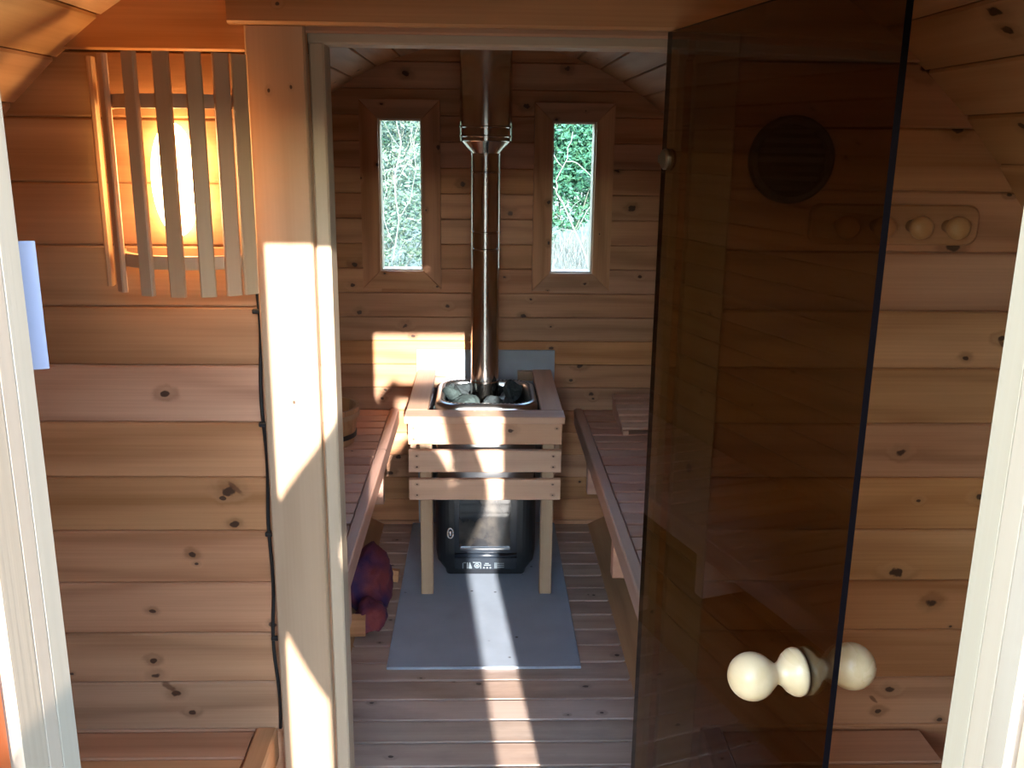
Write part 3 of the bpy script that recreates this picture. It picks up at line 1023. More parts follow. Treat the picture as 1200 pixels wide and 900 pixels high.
# ------------------------------------------------------------------ slatted wall lamp
LC = Vector((-0.450, 1.550, 1.560))
lamp = empty('wall_lamp', (LC.x, YP, 1.388), 'glowing wall lamp behind a curved shade of wooden slats', 'lamp')
LR = 0.140
for k in range(7):
    t_ = math.radians((-80, -50, -23, -2.5, 15.5, 31, 42)[k])
    c = Vector((LC.x + (LR + (0.012 if k == 0 else 0)) * math.sin(t_), LC.y - LR * math.cos(t_), 0))
    tang = Vector((math.cos(t_), math.sin(t_), 0))
    board('slat', (c.x, c.y, 1.388), (c.x, c.y, 1.739), tang, 0.0235, 0.009, SHADE, lamp, 0.002, 0)
for zz in (1.672, 1.438):
    b = bmesh.new()
    a0, a1 = math.radians(-80), math.radians(46)
    pr_, n = [], 20
    for rad in (LR - 0.005, LR - 0.016):
        for k in (range(n + 1) if rad > LR - 0.01 else range(n, -1, -1)):
            t_ = a0 + (a1 - a0) * k / n
            pr_.append((LC.x + rad * math.sin(t_), LC.y - rad * math.cos(t_)))
    A = [b.verts.new((x, y_, zz - 0.010)) for x, y_ in pr_]
    B = [b.verts.new((x, y_, zz + 0.010)) for x, y_ in pr_]
    m = n + 1
    for k in range(n):
        q = 2 * m - 1 - k
        b.faces.new((A[k], A[k + 1], A[q - 1], A[q]))
        b.faces.new((B[k], B[k + 1], B[q - 1], B[q]))
    for k in range(2 * m):
        j = (k + 1) % (2 * m)
        b.faces.new((A[k], A[j], B[j], B[k]))
    o = obj('hoop', b, SHADE, lamp)
    knots(o, 1, 1, [(9, 9, 0.001)])
b = bmesh.new()
bmesh.ops.create_uvsphere(b, u_segments=24, v_segments=16, radius=1.0)
for v in b.verts:
    v.co = Vector((v.co.x * 0.037, v.co.y * 0.020, v.co.z * 0.088)) + Vector((-0.484, 1.522, 1.556))
obj('opal_globe', b, OPAL, lamp, smooth=True)
b = bmesh.new()
bmesh.ops.create_uvsphere(b, u_segments=24, v_segments=12, radius=1.0)
for v in b.verts:
    v.co = Vector((v.co.x * 0.030, max(v.co.y, -0.3) * 0.03, v.co.z * 0.060)) + Vector((-0.484, 1.535, 1.556))
obj('lamp_base', b, plain('lamp_base_white', (0.75, 0.72, 0.66), 0.4), lamp, smooth=True)

# cable down the casing, clipped to the wall
b = bmesh.new()
pts = []
for k in range(41):
    z = 1.375 - (1.375 - 0.555) * k / 40
    x = -0.3705 + 0.0022 * math.sin(k * 0.55) - 0.006 * (k / 40) * (0.4 + 0.6 * math.sin(k * 0.16) ** 2)
    pts.append((x, 1.5415, z))
tube(b, [(-0.378, 1.5415, 1.378)] + pts, 0.0030, 8)
cab = obj('lamp_cable', b, CABLE, smooth=True)
tag(cab, 'black cable running down the wall from the lamp beside the door casing', 'cable')
for zz in (1.344, 1.148, 0.946, 0.742):
    b = bmesh.new()
    addbox(b, (-0.3800, 1.5365, zz - 0.004), (-0.3665, 1.5448, zz + 0.004))
    bmesh.ops.bevel(b, geom=b.edges[:], offset=0.0015, segments=1, affect='EDGES')
    obj('cable_clip', b, CABLE, cab)

# ------------------------------------------------------------------ hook rail and vent on the partition
hk = empty('hook_rail', (0.675, YP, 1.496), 'pale wooden rail with round wooden pegs on wall right of the glass door', 'coat rack')
b = bmesh.new()
poly = []
hw, hh, rr_ = 0.140, 0.033, 0.018
for (ax, az, a0) in ((hw - rr_, -hh + rr_, -PI / 2), (hw - rr_, hh - rr_, 0), (-hw + rr_, hh - rr_, PI / 2), (-hw + rr_, -hh + rr_, PI)):
    for k in range(7):
        t_ = a0 + PI / 2 * k / 6
        poly.append((ax + rr_ * math.cos(t_), az + rr_ * math.sin(t_)))
sc = lambda f: [(x * (1 - f / hw), z_ * (1 - f / hh)) for x, z_ in poly]
secs = [(poly, 0.0), (poly, 0.011), (sc(0.003), 0.015)]
loft(b, secs)
mm = Matrix(((1, 0, 0, 0.678), (0, 0, -1, YP), (0, 1, 0, 1.496), (0, 0, 0, 1)))
o = obj('rail', b, PINE, hk, mm)
knots(o, 0.28, 0.06, [(0.118, 0.002, 0.003)])
for xx in (0.585, 0.645, 0.705, 0.765):
    b = bmesh.new()
    lathe(b, [(0.0, 0.0), (0.010, 0.0), (0.009, 0.012), (0.010, 0.020), (0.0165, 0.027), (0.0190, 0.035), (0.0175, 0.043), (0.011, 0.048), (0, 0.0495)], 24)
    o = obj('peg', b, PEGM, hk, Matrix(((1, 0, 0, xx), (0, 0, -1, YP - 0.015), (0, 1, 0, 1.495), (0, 0, 0, 1))), smooth=True)
    knots(o, 1, 1, [(9, 9, 0.001)])

vt = empty('air_vent', (0.500, YP, 1.598), 'round dark slatted air vent on wall seen through the glass door', 'vent')
vm = Matrix(((1, 0, 0, 0.500), (0, 0, -1, YP), (0, 1, 0, 1.598), (0, 0, 0, 1)))
b = bmesh.new()
lathe(b, [(0.056, 0.0), (0.070, 0.0), (0.070, 0.007), (0.066, 0.012), (0.059, 0.012), (0.056, 0.007), (0.056, 0.0)], 40)
obj('ring', b, VENT, vt, vm)
b = bmesh.new()
lathe(b, [(0, 0.0005), (0.056, 0.0005), (0.056, 0.002), (0, 0.002)], 40)
obj('back_plate', b, plain('vent_dark', (0.01, 0.009, 0.008), 0.8), vt, vm)
for k in range(7):
    zz = -0.045 + 0.015 * k
    hw = math.sqrt(0.056 ** 2 - zz ** 2)
    b = bmesh.new()
    v = [b.verts.new(p) for p in ((-hw, zz - 0.004, 0.004), (hw, zz - 0.004, 0.004), (hw, zz + 0.004, 0.010), (-hw, zz + 0.004, 0.010), (-hw, zz - 0.004, 0.0025), (hw, zz - 0.004, 0.0025), (hw, zz + 0.004, 0.0085), (-hw, zz + 0.004, 0.0085))]
    for f in ((0, 1, 2, 3), (7, 6, 5, 4), (0, 4, 5, 1), (1, 5, 6, 2), (2, 6, 7, 3), (3, 7, 4, 0)): b.faces.new([v[i] for i in f])
    obj('slat', b, VENT, vt, vm)

# white card tucked behind the entrance frame
b = bmesh.new()
addbox(b, (-0.035, -0.0007, -0.039), (0.035, 0.0007, 0.039))
tag(obj('paper_card', b, PAPER, None, Matrix.Translation((-0.2985, 0.555, 1.521)) @ Matrix.Rotation(math.radians(20), 4, 'Z')), 'small white card sticking out from behind the left entrance frame', 'card')

# ------------------------------------------------------------------ bucket, headrest, firewood
bk = empty('wooden_bucket', (-0.585, 3.36, 0.5255), 'small wooden bucket standing on the left bench', 'bucket')
BH, B0, B1, NB = 0.140, 0.108, 0.130, 16
for k in range(NB):
    a0, a1 = 2 * PI * (k + 0.03) / NB, 2 * PI * (k + 0.97) / NB
    b = bmesh.new()
    ring = []
    for z, r in ((0, B0), (BH, B1)):
        ring.append([b.verts.new((math.cos(a) * q, math.sin(a) * q, z)) for q, a in ((r, a0), (r, (a0 + a1) / 2), (r, a1), (r - 0.012, a1), (r - 0.012, (a0 + a1) / 2), (r - 0.012, a0))])
    for i in range(6): b.faces.new((ring[0][i], ring[0][(i + 1) % 6], ring[1][(i + 1) % 6], ring[1][i]))
    b.faces.new(ring[0][::-1])
    b.faces.new(ring[1])
    o = obj('stave', b, BUCKETM, bk, Matrix.Translation((-0.585, 3.36, 0.5255)))
    knots(o, 1, 1, [(9, 9, 0.001)])
for zz, hmat in ((0.035, IRON), (0.112, PALE)):
    r = B0 + (B1 - B0) * zz / BH
    b = bmesh.new()
    lathe(b, [(r + 0.0005, zz - 0.009), (r + 0.004, zz - 0.009), (r + 0.005, zz + 0.009), (r + 0.0015, zz + 0.009), (r + 0.0005, zz - 0.009)], 40)
    o = obj('hoop', b, hmat, bk, Matrix.Translation((-0.585, 3.36, 0.5255)))
    knots(o, 1, 1, [(9, 9, 0.001)])
b = bmesh.new()
lathe(b, [(0, 0.012), (B0 - 0.011, 0.012), (B0 - 0.011, 0.022), (0, 0.022)], 32)
o = obj('bottom', b, BUCKETM, bk, Matrix.Translation((-0.585, 3.36, 0.5255)))
knots(o, 1, 1, [(9, 9, 0.001)])

hr = empty('bench_headrest', (0.68, 3.58, 0.526), 'slatted wooden headrest lying at far end of the right bench', 'headrest')
HY0, HY1 = 3.440, 3.745
hz = lambda y_: 0.527 + 0.028 + 0.062 * ((y_ - HY0) / (HY1 - HY0)) ** 0.8
for xx in (0.548, 0.800):
    b = bmesh.new()
    prof = [(HY0, 0.5265), (HY1, 0.5265)] + [(HY0 + (HY1 - HY0) * k / 8, hz(HY0 + (HY1 - HY0) * k / 8) - 0.013) for k in range(8, -1, -1)]
    A = [b.verts.new((xx, y_, z)) for y_, z in prof]
    B = [b.verts.new((xx + 0.022, y_, z)) for y_, z in prof]
    n = len(prof)
    for i in range(n): b.faces.new((A[i], A[(i + 1) % n], B[(i + 1) % n], B[i]))
    b.faces.new(A[::-1])
    b.faces.new(B)
    o = obj('side_panel', b, BENCH, hr)
    knots(o, 1, 1, [(9, 9, 0.001)])
for k in range(6):
    ya = HY0 + 0.003 + (HY1 - HY0) * k / 6
    yb = ya + (HY1 - HY0) / 6 - 0.015
    za, zb = hz(ya), hz(yb)
    yc, zc = (ya + yb) / 2, (za + zb) / 2 - 0.006
    dv = Vector((0, yb - ya, zb - za))
    board('slat', (0.545, yc, zc), (0.826, yc, zc), dv, dv.length, 0.011, BENCH, hr, 0.002, 0)

NETM, nt_, np_ = newmat('purple_net_cloth')
tcn = nt_.nodes.new('ShaderNodeTexCoord')
vo = nt_.nodes.new('ShaderNodeTexNoise')
vo.inputs['Scale'].default_value = 9
nt_.links.new(tcn.outputs['Object'], vo.inputs['Vector'])
cr = nt_.nodes.new('ShaderNodeValToRGB')
els = cr.color_ramp.elements
els[0].position, els[0].color = 0.35, (0.035, 0.012, 0.085, 1)
els[1].position, els[1].color = 0.62, (0.26, 0.045, 0.05, 1)
nt_.links.new(vo.outputs['Fac'], cr.inputs['Fac'])
nt_.links.new(cr.outputs['Color'], np_.inputs['Base Color'])
np_.inputs['Roughness'].default_value = 0.8
ck = nt_.nodes.new('ShaderNodeTexChecker')
ck.inputs['Scale'].default_value = 160
bp = nt_.nodes.new('ShaderNodeBump')
bp.inputs['Distance'].default_value = 0.002
nt_.links.new(tcn.outputs['Object'], ck.inputs['Vector'])
nt_.links.new(ck.outputs['Fac'], bp.inputs['Height'])
nt_.links.new(bp.outputs['Normal'], np_.inputs['Normal'])


def sack(name, c, r, seed, label):
    b = bmesh.new()
    bmesh.ops.create_icosphere(b, subdivisions=4, radius=1.0)
    for v in b.verts:
        p = v.co.copy()
        n = noise.noise(p * 1.4 + Vector((seed, 0, 0))) * 0.35 + noise.noise(p * 4 + Vector((0, seed, 0))) * 0.13 + noise.noise(p * 9) * 0.05
        q = Vector((p.x * r[0], p.y * r[1], p.z * r[2])) * (1 + n)
        q.z = max(q.z, -c[2] + 0.004)
        v.co = q
    return tag(obj(name, b, NETM, None, Matrix.Translation(c), smooth=True), label, 'sack' if label else None)


sack('firewood_sack', (-0.400, 3.09, 0.095), (0.085, 0.125, 0.108), 3.3, 'dark red net sack of firewood slumped on the floor under the left bench')
tail = sack('loose_end', (-0.375, 2.90, 0.055), (0.055, 0.075, 0.052), 9.1, None)
tail.parent = bpy.data.objects['firewood_sack']
tail.matrix_basis = W['firewood_sack'].inverted() @ W['loose_end']


def log(p0, p1, r, seed, label):
    p0, p1 = Vector(p0), Vector(p1)
    b = bmesh.new()
    n = 9
    L = (p1 - p0).length
    prof = []
    for k in range(n):
        a = 2 * PI * k / n
        rad = r * (1.0 + 0.22 * math.sin(seed + 2.3 * k)) * (0.7 if k in (1, 5) else 1)
        prof.append((rad * math.cos(a), rad * math.sin(a)))
    A = [b.verts.new((-L / 2, y_, z)) for y_, z in prof]
    B = [b.verts.new((L / 2, y_ * 0.96, z * 0.96)) for y_, z in prof]
    for i in range(n): b.faces.new((A[i], A[(i + 1) % n], B[(i + 1) % n], B[i]))
    b.faces.new(A[::-1])
    b.faces.new(B)
    x = (p1 - p0).normalized()
    z = x.cross(Vector((0, 1, 0.2))).normalized()
    y_ = z.cross(x)
    m = Matrix((x, y_, z)).transposed().to_4x4()
    m.translation = (p0 + p1) / 2
    o = obj('firewood_log', b, LOGM, None, m)
    knots(o, L, r, [(9, 9, 0.001)])
    return tag(o, label, 'log')


log((-0.50, 3.16, 0.105), (-0.300, 3.15, 0.082), 0.026, 1.0, 'split log with orange end sticking out of the dark red sack')
log((-0.47, 2.84, 0.048), (-0.385, 2.845, 0.046), 0.040, 2.0, 'short brown split log on the floor before the purple end of the net sack')

# ------------------------------------------------------------------ outdoors
GROUND = bpy.data.materials.new('dry_grass_ground')
GROUND.use_nodes = True
gt = GROUND.node_tree
gp = gt.nodes['Principled BSDF']
gp.inputs['Roughness'].default_value = 0.95
tcn = gt.nodes.new('ShaderNodeTexCoord')
nz = gt.nodes.new('ShaderNodeTexNoise')
nz.inputs['Scale'].default_value = 0.9
nz.inputs['Detail'].default_value = 8
gt.links.new(tcn.outputs['Object'], nz.inputs['Vector'])
cr = gt.nodes.new('ShaderNodeValToRGB')
cr.color_ramp.elements[0].position, cr.color_ramp.elements[0].color = 0.3, (0.13, 0.12, 0.07, 1)
cr.color_ramp.elements[1].position, cr.color_ramp.elements[1].color = 0.7, (0.24, 0.21, 0.14, 1)
gt.links.new(nz.outputs['Fac'], cr.inputs['Fac'])
gt.links.new(cr.outputs['Color'], gp.inputs['Base Color'])
HILLM = plain('sky_blocker_green', (0.018, 0.035, 0.016), 0.95, 0, 0.2, 0.4, 0.3)
b = bmesh.new()
rings = []
for r in (0.0, 3.5, 7, 11, 15, 20, 26, 36):
    rings.append([b.verts.new((r * math.cos(2 * PI * k / 48), 3 + r * math.sin(2 * PI * k / 48), -0.30 if r < 7 else -0.30 + 0.05 * noise.noise(Vector((r, k * 0.7, 0))))) for k in range(48)] if r else [b.verts.new((0, 3, -0.30))])
for a_, c_ in zip(rings, rings[1:]):
    for k in range(48):
        j = (k + 1) % 48
        b.faces.new((a_[0], c_[k], c_[j]) if len(a_) == 1 else (a_[k], a_[j], c_[j], c_[k]))
tag(obj('ground', b, GROUND, smooth=True), kind='structure')
b = bmesh.new()
rings = []
for r, h in ((35.5, -0.4), (42, 1.0), (50, 3.4), (60, 6.8), (70, 9.6), (90, 10.5), (110, -0.4)):
    def hf(k):      # hill ring added to block low sky, raised on the right to cut its light
        a = math.degrees(2 * PI * k / 64)
        a = a - 360 if a > 180 else a
        if -72 < a < 40: return 0.6 + 2.2 * min(1, (a + 72) / 22, (40 - a) / 25)
        return 1.0 if 0 < a < 160 else 0.6
    rings.append([b.verts.new((r * math.cos(2 * PI * k / 64), 3 + r * math.sin(2 * PI * k / 64), h * (hf(k) if h > 0 else 1) + (0.06 * h * noise.noise(Vector((k * 0.35, r * 0.05, 3))) if h > 0 else 0))) for k in range(64)])
for a_, c_ in zip(rings, rings[1:]):
    for k in range(64):
        j = (k + 1) % 64
        b.faces.new((a_[k], a_[j], c_[j], c_[k]))
tag(obj('sky_blocker_hill', b, HILLM, smooth=True), kind='structure')


def leafmat(name, c1, c2):
    m, t, p = newmat(name)
    g = t.nodes.new('ShaderNodeNewGeometry')
    mx = t.nodes.new('ShaderNodeMix')
    mx.data_type = 'RGBA'
    mx.inputs['A'].default_value = (*c1, 1)
    mx.inputs['B'].default_value = (*c2, 1)
    t.links.new(g.outputs['Random Per Island'], mx.inputs['Factor'])
    t.links.new(mx.outputs['Result'], p.inputs['Base Color'])
    p.inputs['Roughness'].default_value = 0.7
    p.inputs['Specular IOR Level'].default_value = 0.25
    return m


LEAF_G = leafmat('green_leaves', (0.008, 0.048, 0.022), (0.085, 0.22, 0.125))
LEAF_P = leafmat('pale_leaves', (0.045, 0.08, 0.048), (0.17, 0.21, 0.145))
TWIG = plain('pale_twigs', (0.15, 0.155, 0.13), 0.8)
STRAW = leafmat('dry_straw', (0.09, 0.095, 0.08), (0.20, 0.21, 0.19))
TRUNK = plain('bark', (0.09, 0.07, 0.05), 0.9, 0, 0.2, 0.3, 20)


def bush_meshes(seed, w_, h_, n, size, leafm, ntwig=10):
    rng = random.Random(seed)
    b = bmesh.new()
    blobs = [(Vector((rng.uniform(-0.5, 0.5) * w_, rng.uniform(-0.35, 0.35) * w_, h_ * rng.uniform(0.0, 0.85))), rng.uniform(0.14, 0.28) * w_) for _ in range(28)]
    for _ in range(n):
        c, r = rng.choice(blobs)
        d = Vector((rng.gauss(0, 1), rng.gauss(0, 1), rng.gauss(0, 1))).normalized()
        p = c + d * r * rng.uniform(0.75, 1.0)
        if p.z < 0.02: continue
        u = Vector((rng.gauss(0, 1), rng.gauss(0, 1), rng.gauss(0, 0.7))).normalized()
        v = u.orthogonal().normalized()
        s = size * rng.uniform(0.6, 1.3)
        q = [p - u * s, p + v * s * 0.42, p + u * s, p - v * s * 0.42]
        b.faces.new([b.verts.new(x) for x in q])
    me = bpy.data.meshes.new('foliage')
    b.to_mesh(me)
    b.free()
    me.materials.append(leafm)
    b = bmesh.new()
    for _ in range(ntwig):
        p = Vector((rng.uniform(-0.15, 0.15) * w_, rng.uniform(-0.1, 0.1) * w_, 0))
        d = Vector((rng.uniform(-0.35, 0.35), rng.uniform(-0.3, 0.1), 1)).normalized()
        pts = [p.copy()]
        for k in range(7):
            d = (d + Vector((rng.gauss(0, 0.18), rng.gauss(0, 0.12), rng.gauss(0, 0.10)))).normalized()
            p = p + d * h_ / 7
            pts.append(p.copy())
            if k > 1:
                e = (d + Vector((rng.gauss(0, 0.8), rng.gauss(0, 0.4), rng.gauss(0, 0.4)))).normalized()
                tube(b, [p, p + e * h_ * 0.09, p + (e + Vector((0, 0, rng.gauss(0, 0.3)))) * h_ * 0.2], [0.005 * h_ / 3, 0.004 * h_ / 3, 0.002 * h_ / 3], 4)
        tube(b, pts, [0.009 * h_ / 3 * (1 - 0.75 * i / 7) for i in range(8)], 5)
    tw = bpy.data.meshes.new('branches')
    b.to_mesh(tw)
    b.free()
    tw.materials.append(TWIG)
    return me, tw


KINDS = {'green': bush_meshes(1, 3.0, 4.2, 30000, 0.055, LEAF_G, 8), 'pale': bush_meshes(2, 2.8, 3.8, 20000, 0.04, LEAF_P, 16)}
PLANTS = [
    ('green', 1.75, 17.6, 1.05, 'dense green bush seen through the right window beyond the dry grass'),
    ('green', 6.6, 19.0, 1.15, 'green bush outside, right of the one in the right window'),
    ('green', -2.9, 19.0, 1.1, 'green bush at the back of the thicket in the left window'),
    ('green', -8.4, 21.0, 1.15, 'green bush outside, left of the thicket in the left window'),
    ('pale', -1.35, 12.0, 0.95, 'pale twiggy shrub filling the left window'),
    ('pale', -5.2, 14.0, 1.0, 'pale twiggy shrub outside, left of the one in the left window'),
]
for i, (k, x, y_, s, lab) in enumerate(PLANTS):
    e = empty('shrub', (x, y_, -0.32), lab, 'shrub', 'shrubs behind the sauna', rot=Matrix.Rotation(i * 1.9, 4, 'Z') @ Matrix.Scale(s, 4))
    f = obj('foliage', KINDS[k][0], None, e, W[e.name].copy())
    f['kind'] = 'stuff'
    obj('branches', KINDS[k][1], None, e, W[e.name].copy())

def sapling(base, strands, label):
    e = empty('sapling', base, label, 'sapling', 'bare saplings behind the sauna')
    for si, (rad, pts) in enumerate(strands):
        b_ = bmesh.new()
        pp = []
        for k, p in enumerate(pts):
            pp.append(Vector(p))
            if k + 1 < len(pts):
                q = Vector(pts[k + 1])
                pp.append(Vector(p).lerp(q, 0.5) + Vector((noise.noise(q * 3), noise.noise(q * 4), noise.noise(q * 5))) * 0.03)
        tube(b_, pp, [0.62 * rad * (1 - 0.6 * i / len(pp)) for i in range(len(pp))], 6)
        obj('trunk' if si == 0 else 'branch', b_, TWIG, e, smooth=True)


sapling((1.25, 9.1, -0.30), [
    (0.022, [(1.25, 9.1, -0.31), (1.12, 9.08, 0.20), (0.98, 9.05, 0.62), (0.82, 9.0, 0.95), (0.70, 8.98, 1.16), (0.66, 8.97, 1.22)]),
    (0.012, [(0.70, 8.98, 1.16), (0.69, 8.95, 1.28), (0.76, 8.93, 1.42), (0.79, 8.9, 1.58), (0.83, 8.88, 1.72)]),
    (0.009, [(0.66, 8.97, 1.20), (0.58, 9.0, 1.24), (0.52, 9.05, 1.22)]),
    (0.009, [(0.77, 8.92, 1.45), (0.88, 8.9, 1.44), (1.02, 8.92, 1.32), (1.12, 8.95, 1.22)]),
    (0.008, [(0.75, 8.93, 1.40), (0.66, 8.95, 1.52), (0.60, 8.97, 1.66)]),
    (0.008, [(0.90, 9.02, 0.80), (1.0, 9.0, 1.0), (1.10, 8.98, 1.12), (1.16, 8.95, 1.26)]),
    (0.007, [(0.90, 9.02, 0.80), (0.76, 9.05, 0.82), (0.60, 9.08, 0.72)]),
    (0.006, [(0.84, 9.0, 0.92), (0.86, 8.98, 1.04), (0.93, 8.96, 1.10)])],
    'bare branched sapling in front of the green bush in the right window')
sapling((-0.95, 9.6, -0.30), [
    (0.016, [(-0.95, 9.6, -0.31), (-0.92, 9.6, 0.40), (-0.84, 9.58, 0.85), (-0.88, 9.56, 1.25), (-0.80, 9.55, 1.60), (-0.86, 9.55, 1.95)]),
    (0.009, [(-0.84, 9.58, 0.85), (-0.72, 9.56, 1.05), (-0.66, 9.55, 1.35), (-0.70, 9.55, 1.7)]),
    (0.008, [(-0.90, 9.6, 0.60), (-0.99, 9.58, 0.85), (-0.96, 9.57, 1.15), (-1.02, 9.56, 1.5)]),
    (0.007, [(-0.87, 9.56, 1.2), (-0.74, 9.55, 1.42), (-0.62, 9.55, 1.5)]),
    (0.006, [(-0.81, 9.55, 1.55), (-0.93, 9.55, 1.72), (-1.0, 9.55, 1.9)]),
    (0.006, [(-0.92, 9.6, 0.40), (-0.80, 9.58, 0.62), (-0.66, 9.56, 0.70)])],
    'bare branched sapling in front of the pale shrub in the left window')

# dry grass blades beyond the sauna
rng = random.Random(11)
b = bmesh.new()
for _ in range(10000):
    x, y_ = rng.uniform(0.45, 3.6), rng.uniform(10.4, 16.1)
    h = rng.uniform(0.15, 0.62)
    a = rng.uniform(0, PI)
    w_ = 0.010
    lean = Vector((rng.gauss(0, 0.35), rng.gauss(0, 0.35), 0)) * h
    p = Vector((x, y_, -0.33))
    sx = Vector((math.cos(a), math.sin(a), 0)) * w_
    b.faces.new([b.verts.new(q) for q in (p - sx, p + sx, p + lean + Vector((0, 0, h)))])
tag(obj('dry_grass', b, STRAW), 'pale dry grass outside below the bush in right window', 'grass', None, 'stuff')

# ------------------------------------------------------------------ the photographer, standing outside in the doorway light
SKIN = plain('skin', (0.55, 0.32, 0.23), 0.5)
JACK = plain('navy_jacket_cloth', (0.03, 0.035, 0.055), 0.8)
TROU = plain('dark_trouser_cloth', (0.04, 0.04, 0.045), 0.85)
SHOE = plain('boot_leather', (0.03, 0.02, 0.015), 0.5)
HAIR = plain('brown_hair', (0.05, 0.03, 0.02), 0.6)

pe = empty('person', (0.09, -0.36, -0.30), 'person in dark jacket standing before the entrance holding up a phone with both hands', 'person')


def skin(name, verts, edges, radii, root, levels=2):
    me = bpy.data.meshes.new(name)
    me.from_pydata(verts, edges, [])
    o = bpy.data.objects.new(name, me)
    COL.objects.link(o)
    md = o.modifiers.new('skin', 'SKIN')
    md.use_smooth_shade = True
    for i, r in enumerate(radii):
        sv = me.skin_vertices[0].data[i]
        sv.radius = r if isinstance(r, tuple) else (r, r)
        sv.use_root = (i == root)
    o.modifiers.new('sub', 'SUBSURF').levels = levels
    dg = bpy.context.evaluated_depsgraph_get()
    em_ = bpy.data.meshes.new_from_object(o.evaluated_get(dg))
    bpy.data.objects.remove(o)
    return em_


PX = 0.088
V, E_, RR = [], [], []


def vtx(p, r, prev=None):
    V.append(p)
    RR.append(r)
    if prev is not None: E_.append((prev, len(V) - 1))
    return len(V) - 1


pel = vtx((PX, -0.36, 0.56), 0.135)
sp1 = vtx((PX, -0.365, 0.78), 0.130, pel)
ch = vtx((PX, -0.365, 1.06), 0.140, sp1)
nb = vtx((PX, -0.350, 1.25), 0.070, ch)
nk = vtx((PX + 0.005, -0.340, 1.30), 0.054, nb)
hb = vtx((PX + 0.010, -0.320, 1.370), 0.074, nk)
ht = vtx((PX + 0.012, -0.315, 1.430), 0.078, hb)
for s in (-1, 1):
    hip = vtx((PX + s * 0.095, -0.36, 0.50), 0.098, pel)
    kn_ = vtx((PX + s * 0.105, -0.345, 0.14), 0.062, hip)
    cf = vtx((PX + s * 0.105, -0.365, -0.02), 0.056, kn_)
    an = vtx((PX + s * 0.105, -0.375, -0.215), 0.042, cf)
    to = vtx((PX + s * 0.120, -0.240, -0.262), 0.036, an)
    sh = vtx((PX + s * 0.165, -0.355, 1.205), 0.078, ch)
    el = vtx(((-0.180, -0.215, 1.390) if s < 0 else (0.272, -0.215, 1.315)), (0.080 if s < 0 else 0.070), sh)
    wr_ = vtx(((-0.052, -0.060, 1.565) if s < 0 else (0.190, -0.060, 1.550)), (0.055 if s < 0 else 0.044), el)
    pm = vtx(((-0.045, -0.042, 1.620) if s < 0 else (0.165, -0.042, 1.612)), 0.032, wr_)
    hx_, hz_ = (-0.045, 1.620) if s < 0 else (0.165, 1.612)
    for k, (dz, ln) in enumerate(((0.026, 0.062), (0.010, 0.068), (-0.006, 0.062), (-0.020, 0.050))):
        a1 = vtx((hx_ - s * 0.004, -0.018, hz_ + dz + 0.012), 0.0095, pm)
        a2 = vtx((hx_ - s * 0.016, 0.004 - 0.001 * k, hz_ + dz + 0.020), 0.0085, a1)
        a3 = vtx((hx_ - s * (ln * 0.62), 0.008, hz_ + dz + 0.020), 0.0075, a2)
    t1 = vtx((hx_ - s * 0.012, -0.058, hz_ + 0.002), 0.011, pm)
    t2 = vtx((hx_ - s * 0.034, -0.040, hz_ + 0.018), 0.0095, t1)
    t3 = vtx((hx_ - s * 0.050, -0.024, hz_ + 0.026), 0.0085, t2)
bme = skin('body', V, E_, RR, pel)
for m_ in (SKIN, JACK, TROU, SHOE): bme.materials.append(m_)
for p in bme.polygons:
    c = p.center
    i = 0
    if c.z < -0.20: i = 3
    elif c.z < 0.56: i = 2
    elif c.z < 1.27: i = 1
    elif c.z < 1.575 and abs(c.x - PX) > 0.088: i = 1
    p.material_index = i
    p.use_smooth = True
obj('body', bme, None, pe)
b = bmesh.new()
secs = []
for z, hw, hd in ((0.44, 0.190, 0.135), (0.46, 0.196, 0.14), (0.70, 0.192, 0.138), (0.95, 0.196, 0.145), (1.16, 0.198, 0.135), (1.235, 0.190, 0.120), (1.285, 0.150, 0.110), (1.340, 0.128, 0.105), (1.400, 0.120, 0.104), (1.440, 0.112, 0.100)):
    secs.append(([(PX + hw * math.cos(2 * PI * k / 32), -0.36 + hd * math.sin(2 * PI * k / 32)) for k in range(32)], z))
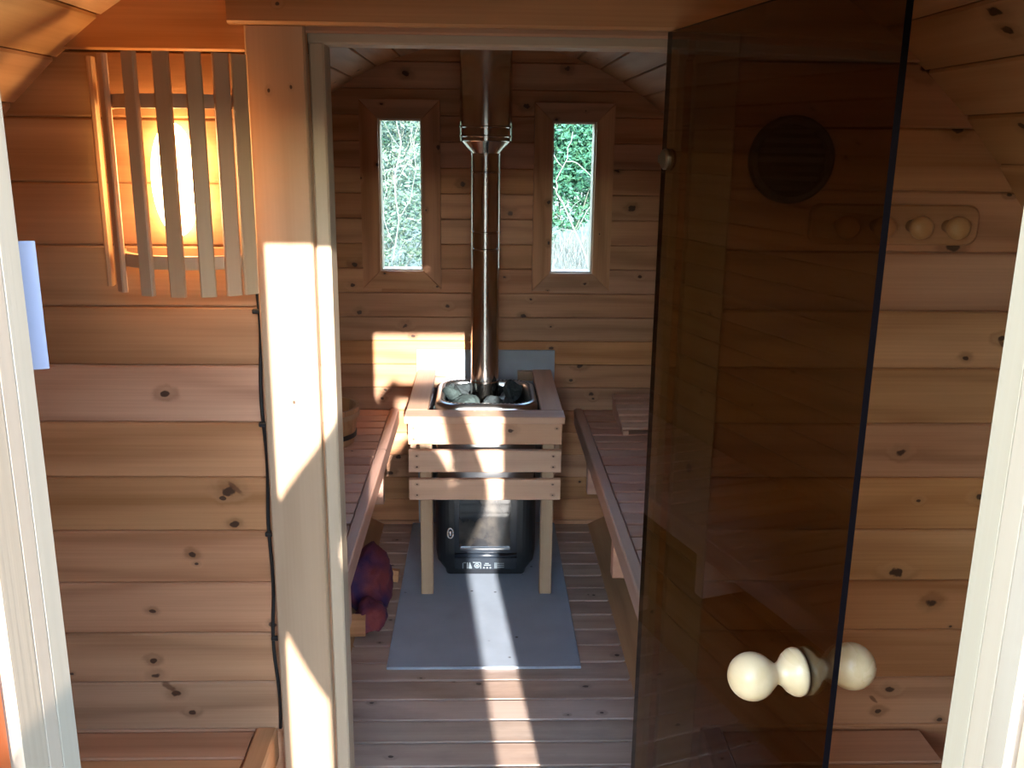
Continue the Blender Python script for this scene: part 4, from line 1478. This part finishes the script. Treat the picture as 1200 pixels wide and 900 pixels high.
loft(b, secs)
obj('jacket', b, JACK, pe, smooth=True)
b = bmesh.new()
bmesh.ops.create_uvsphere(b, u_segments=24, v_segments=16, radius=1.0)
dl = [v for v in b.verts if v.co.z < 0.25 and v.co.y > -0.15 or v.co.z < -0.55]
bmesh.ops.delete(b, geom=dl, context='VERTS')
for v in b.verts: v.co = Vector((v.co.x * 0.090, v.co.y * 0.106, v.co.z * 0.108)) + Vector((PX + 0.012, -0.328, 1.412))
obj('hair', b, HAIR, pe, smooth=True)
b = bmesh.new()
lathe(b, [(0.015, 0), (0.012, 0.012), (0.006, 0.022), (0, 0.024)], 10, Matrix.Translation((PX + 0.012, -0.252, 1.404)) @ Matrix.Rotation(-PI / 2, 4, 'X'))
obj('nose', b, SKIN, pe, smooth=True)
for s in (-1, 1):
    b = bmesh.new()
    bmesh.ops.create_uvsphere(b, u_segments=12, v_segments=8, radius=0.011)
    obj('eye', b, plain('eye_white', (0.7, 0.7, 0.68), 0.2), pe, Matrix.Translation((PX + 0.012 + s * 0.031, -0.248, 1.427)))
    b = bmesh.new()
    bmesh.ops.create_uvsphere(b, u_segments=12, v_segments=8, radius=1)
    for v in b.verts: v.co = Vector((v.co.x * 0.010, v.co.y * 0.018, v.co.z * 0.030))
    obj('ear', b, SKIN, pe, Matrix.Translation((PX + 0.012 + s * 0.082, -0.330, 1.407)))
b = bmesh.new()
bmesh.ops.create_uvsphere(b, u_segments=14, v_segments=8, radius=1)
for v in b.verts: v.co = Vector((v.co.x * 0.024, v.co.y * 0.008, v.co.z * 0.007))
obj('mouth', b, plain('lips', (0.40, 0.15, 0.13), 0.5), pe, Matrix.Translation((PX + 0.012, -0.247, 1.367)))
b = bmesh.new()
addbox(b, (-0.020, -0.016, 1.588), (0.132, -0.008, 1.664))
bmesh.ops.bevel(b, geom=b.edges[:], offset=0.003, segments=2, affect='EDGES')
tag(obj('phone', b, plain('black_phone', (0.01, 0.01, 0.012), 0.2)), 'black phone held up in both hands by the person outside', 'phone')
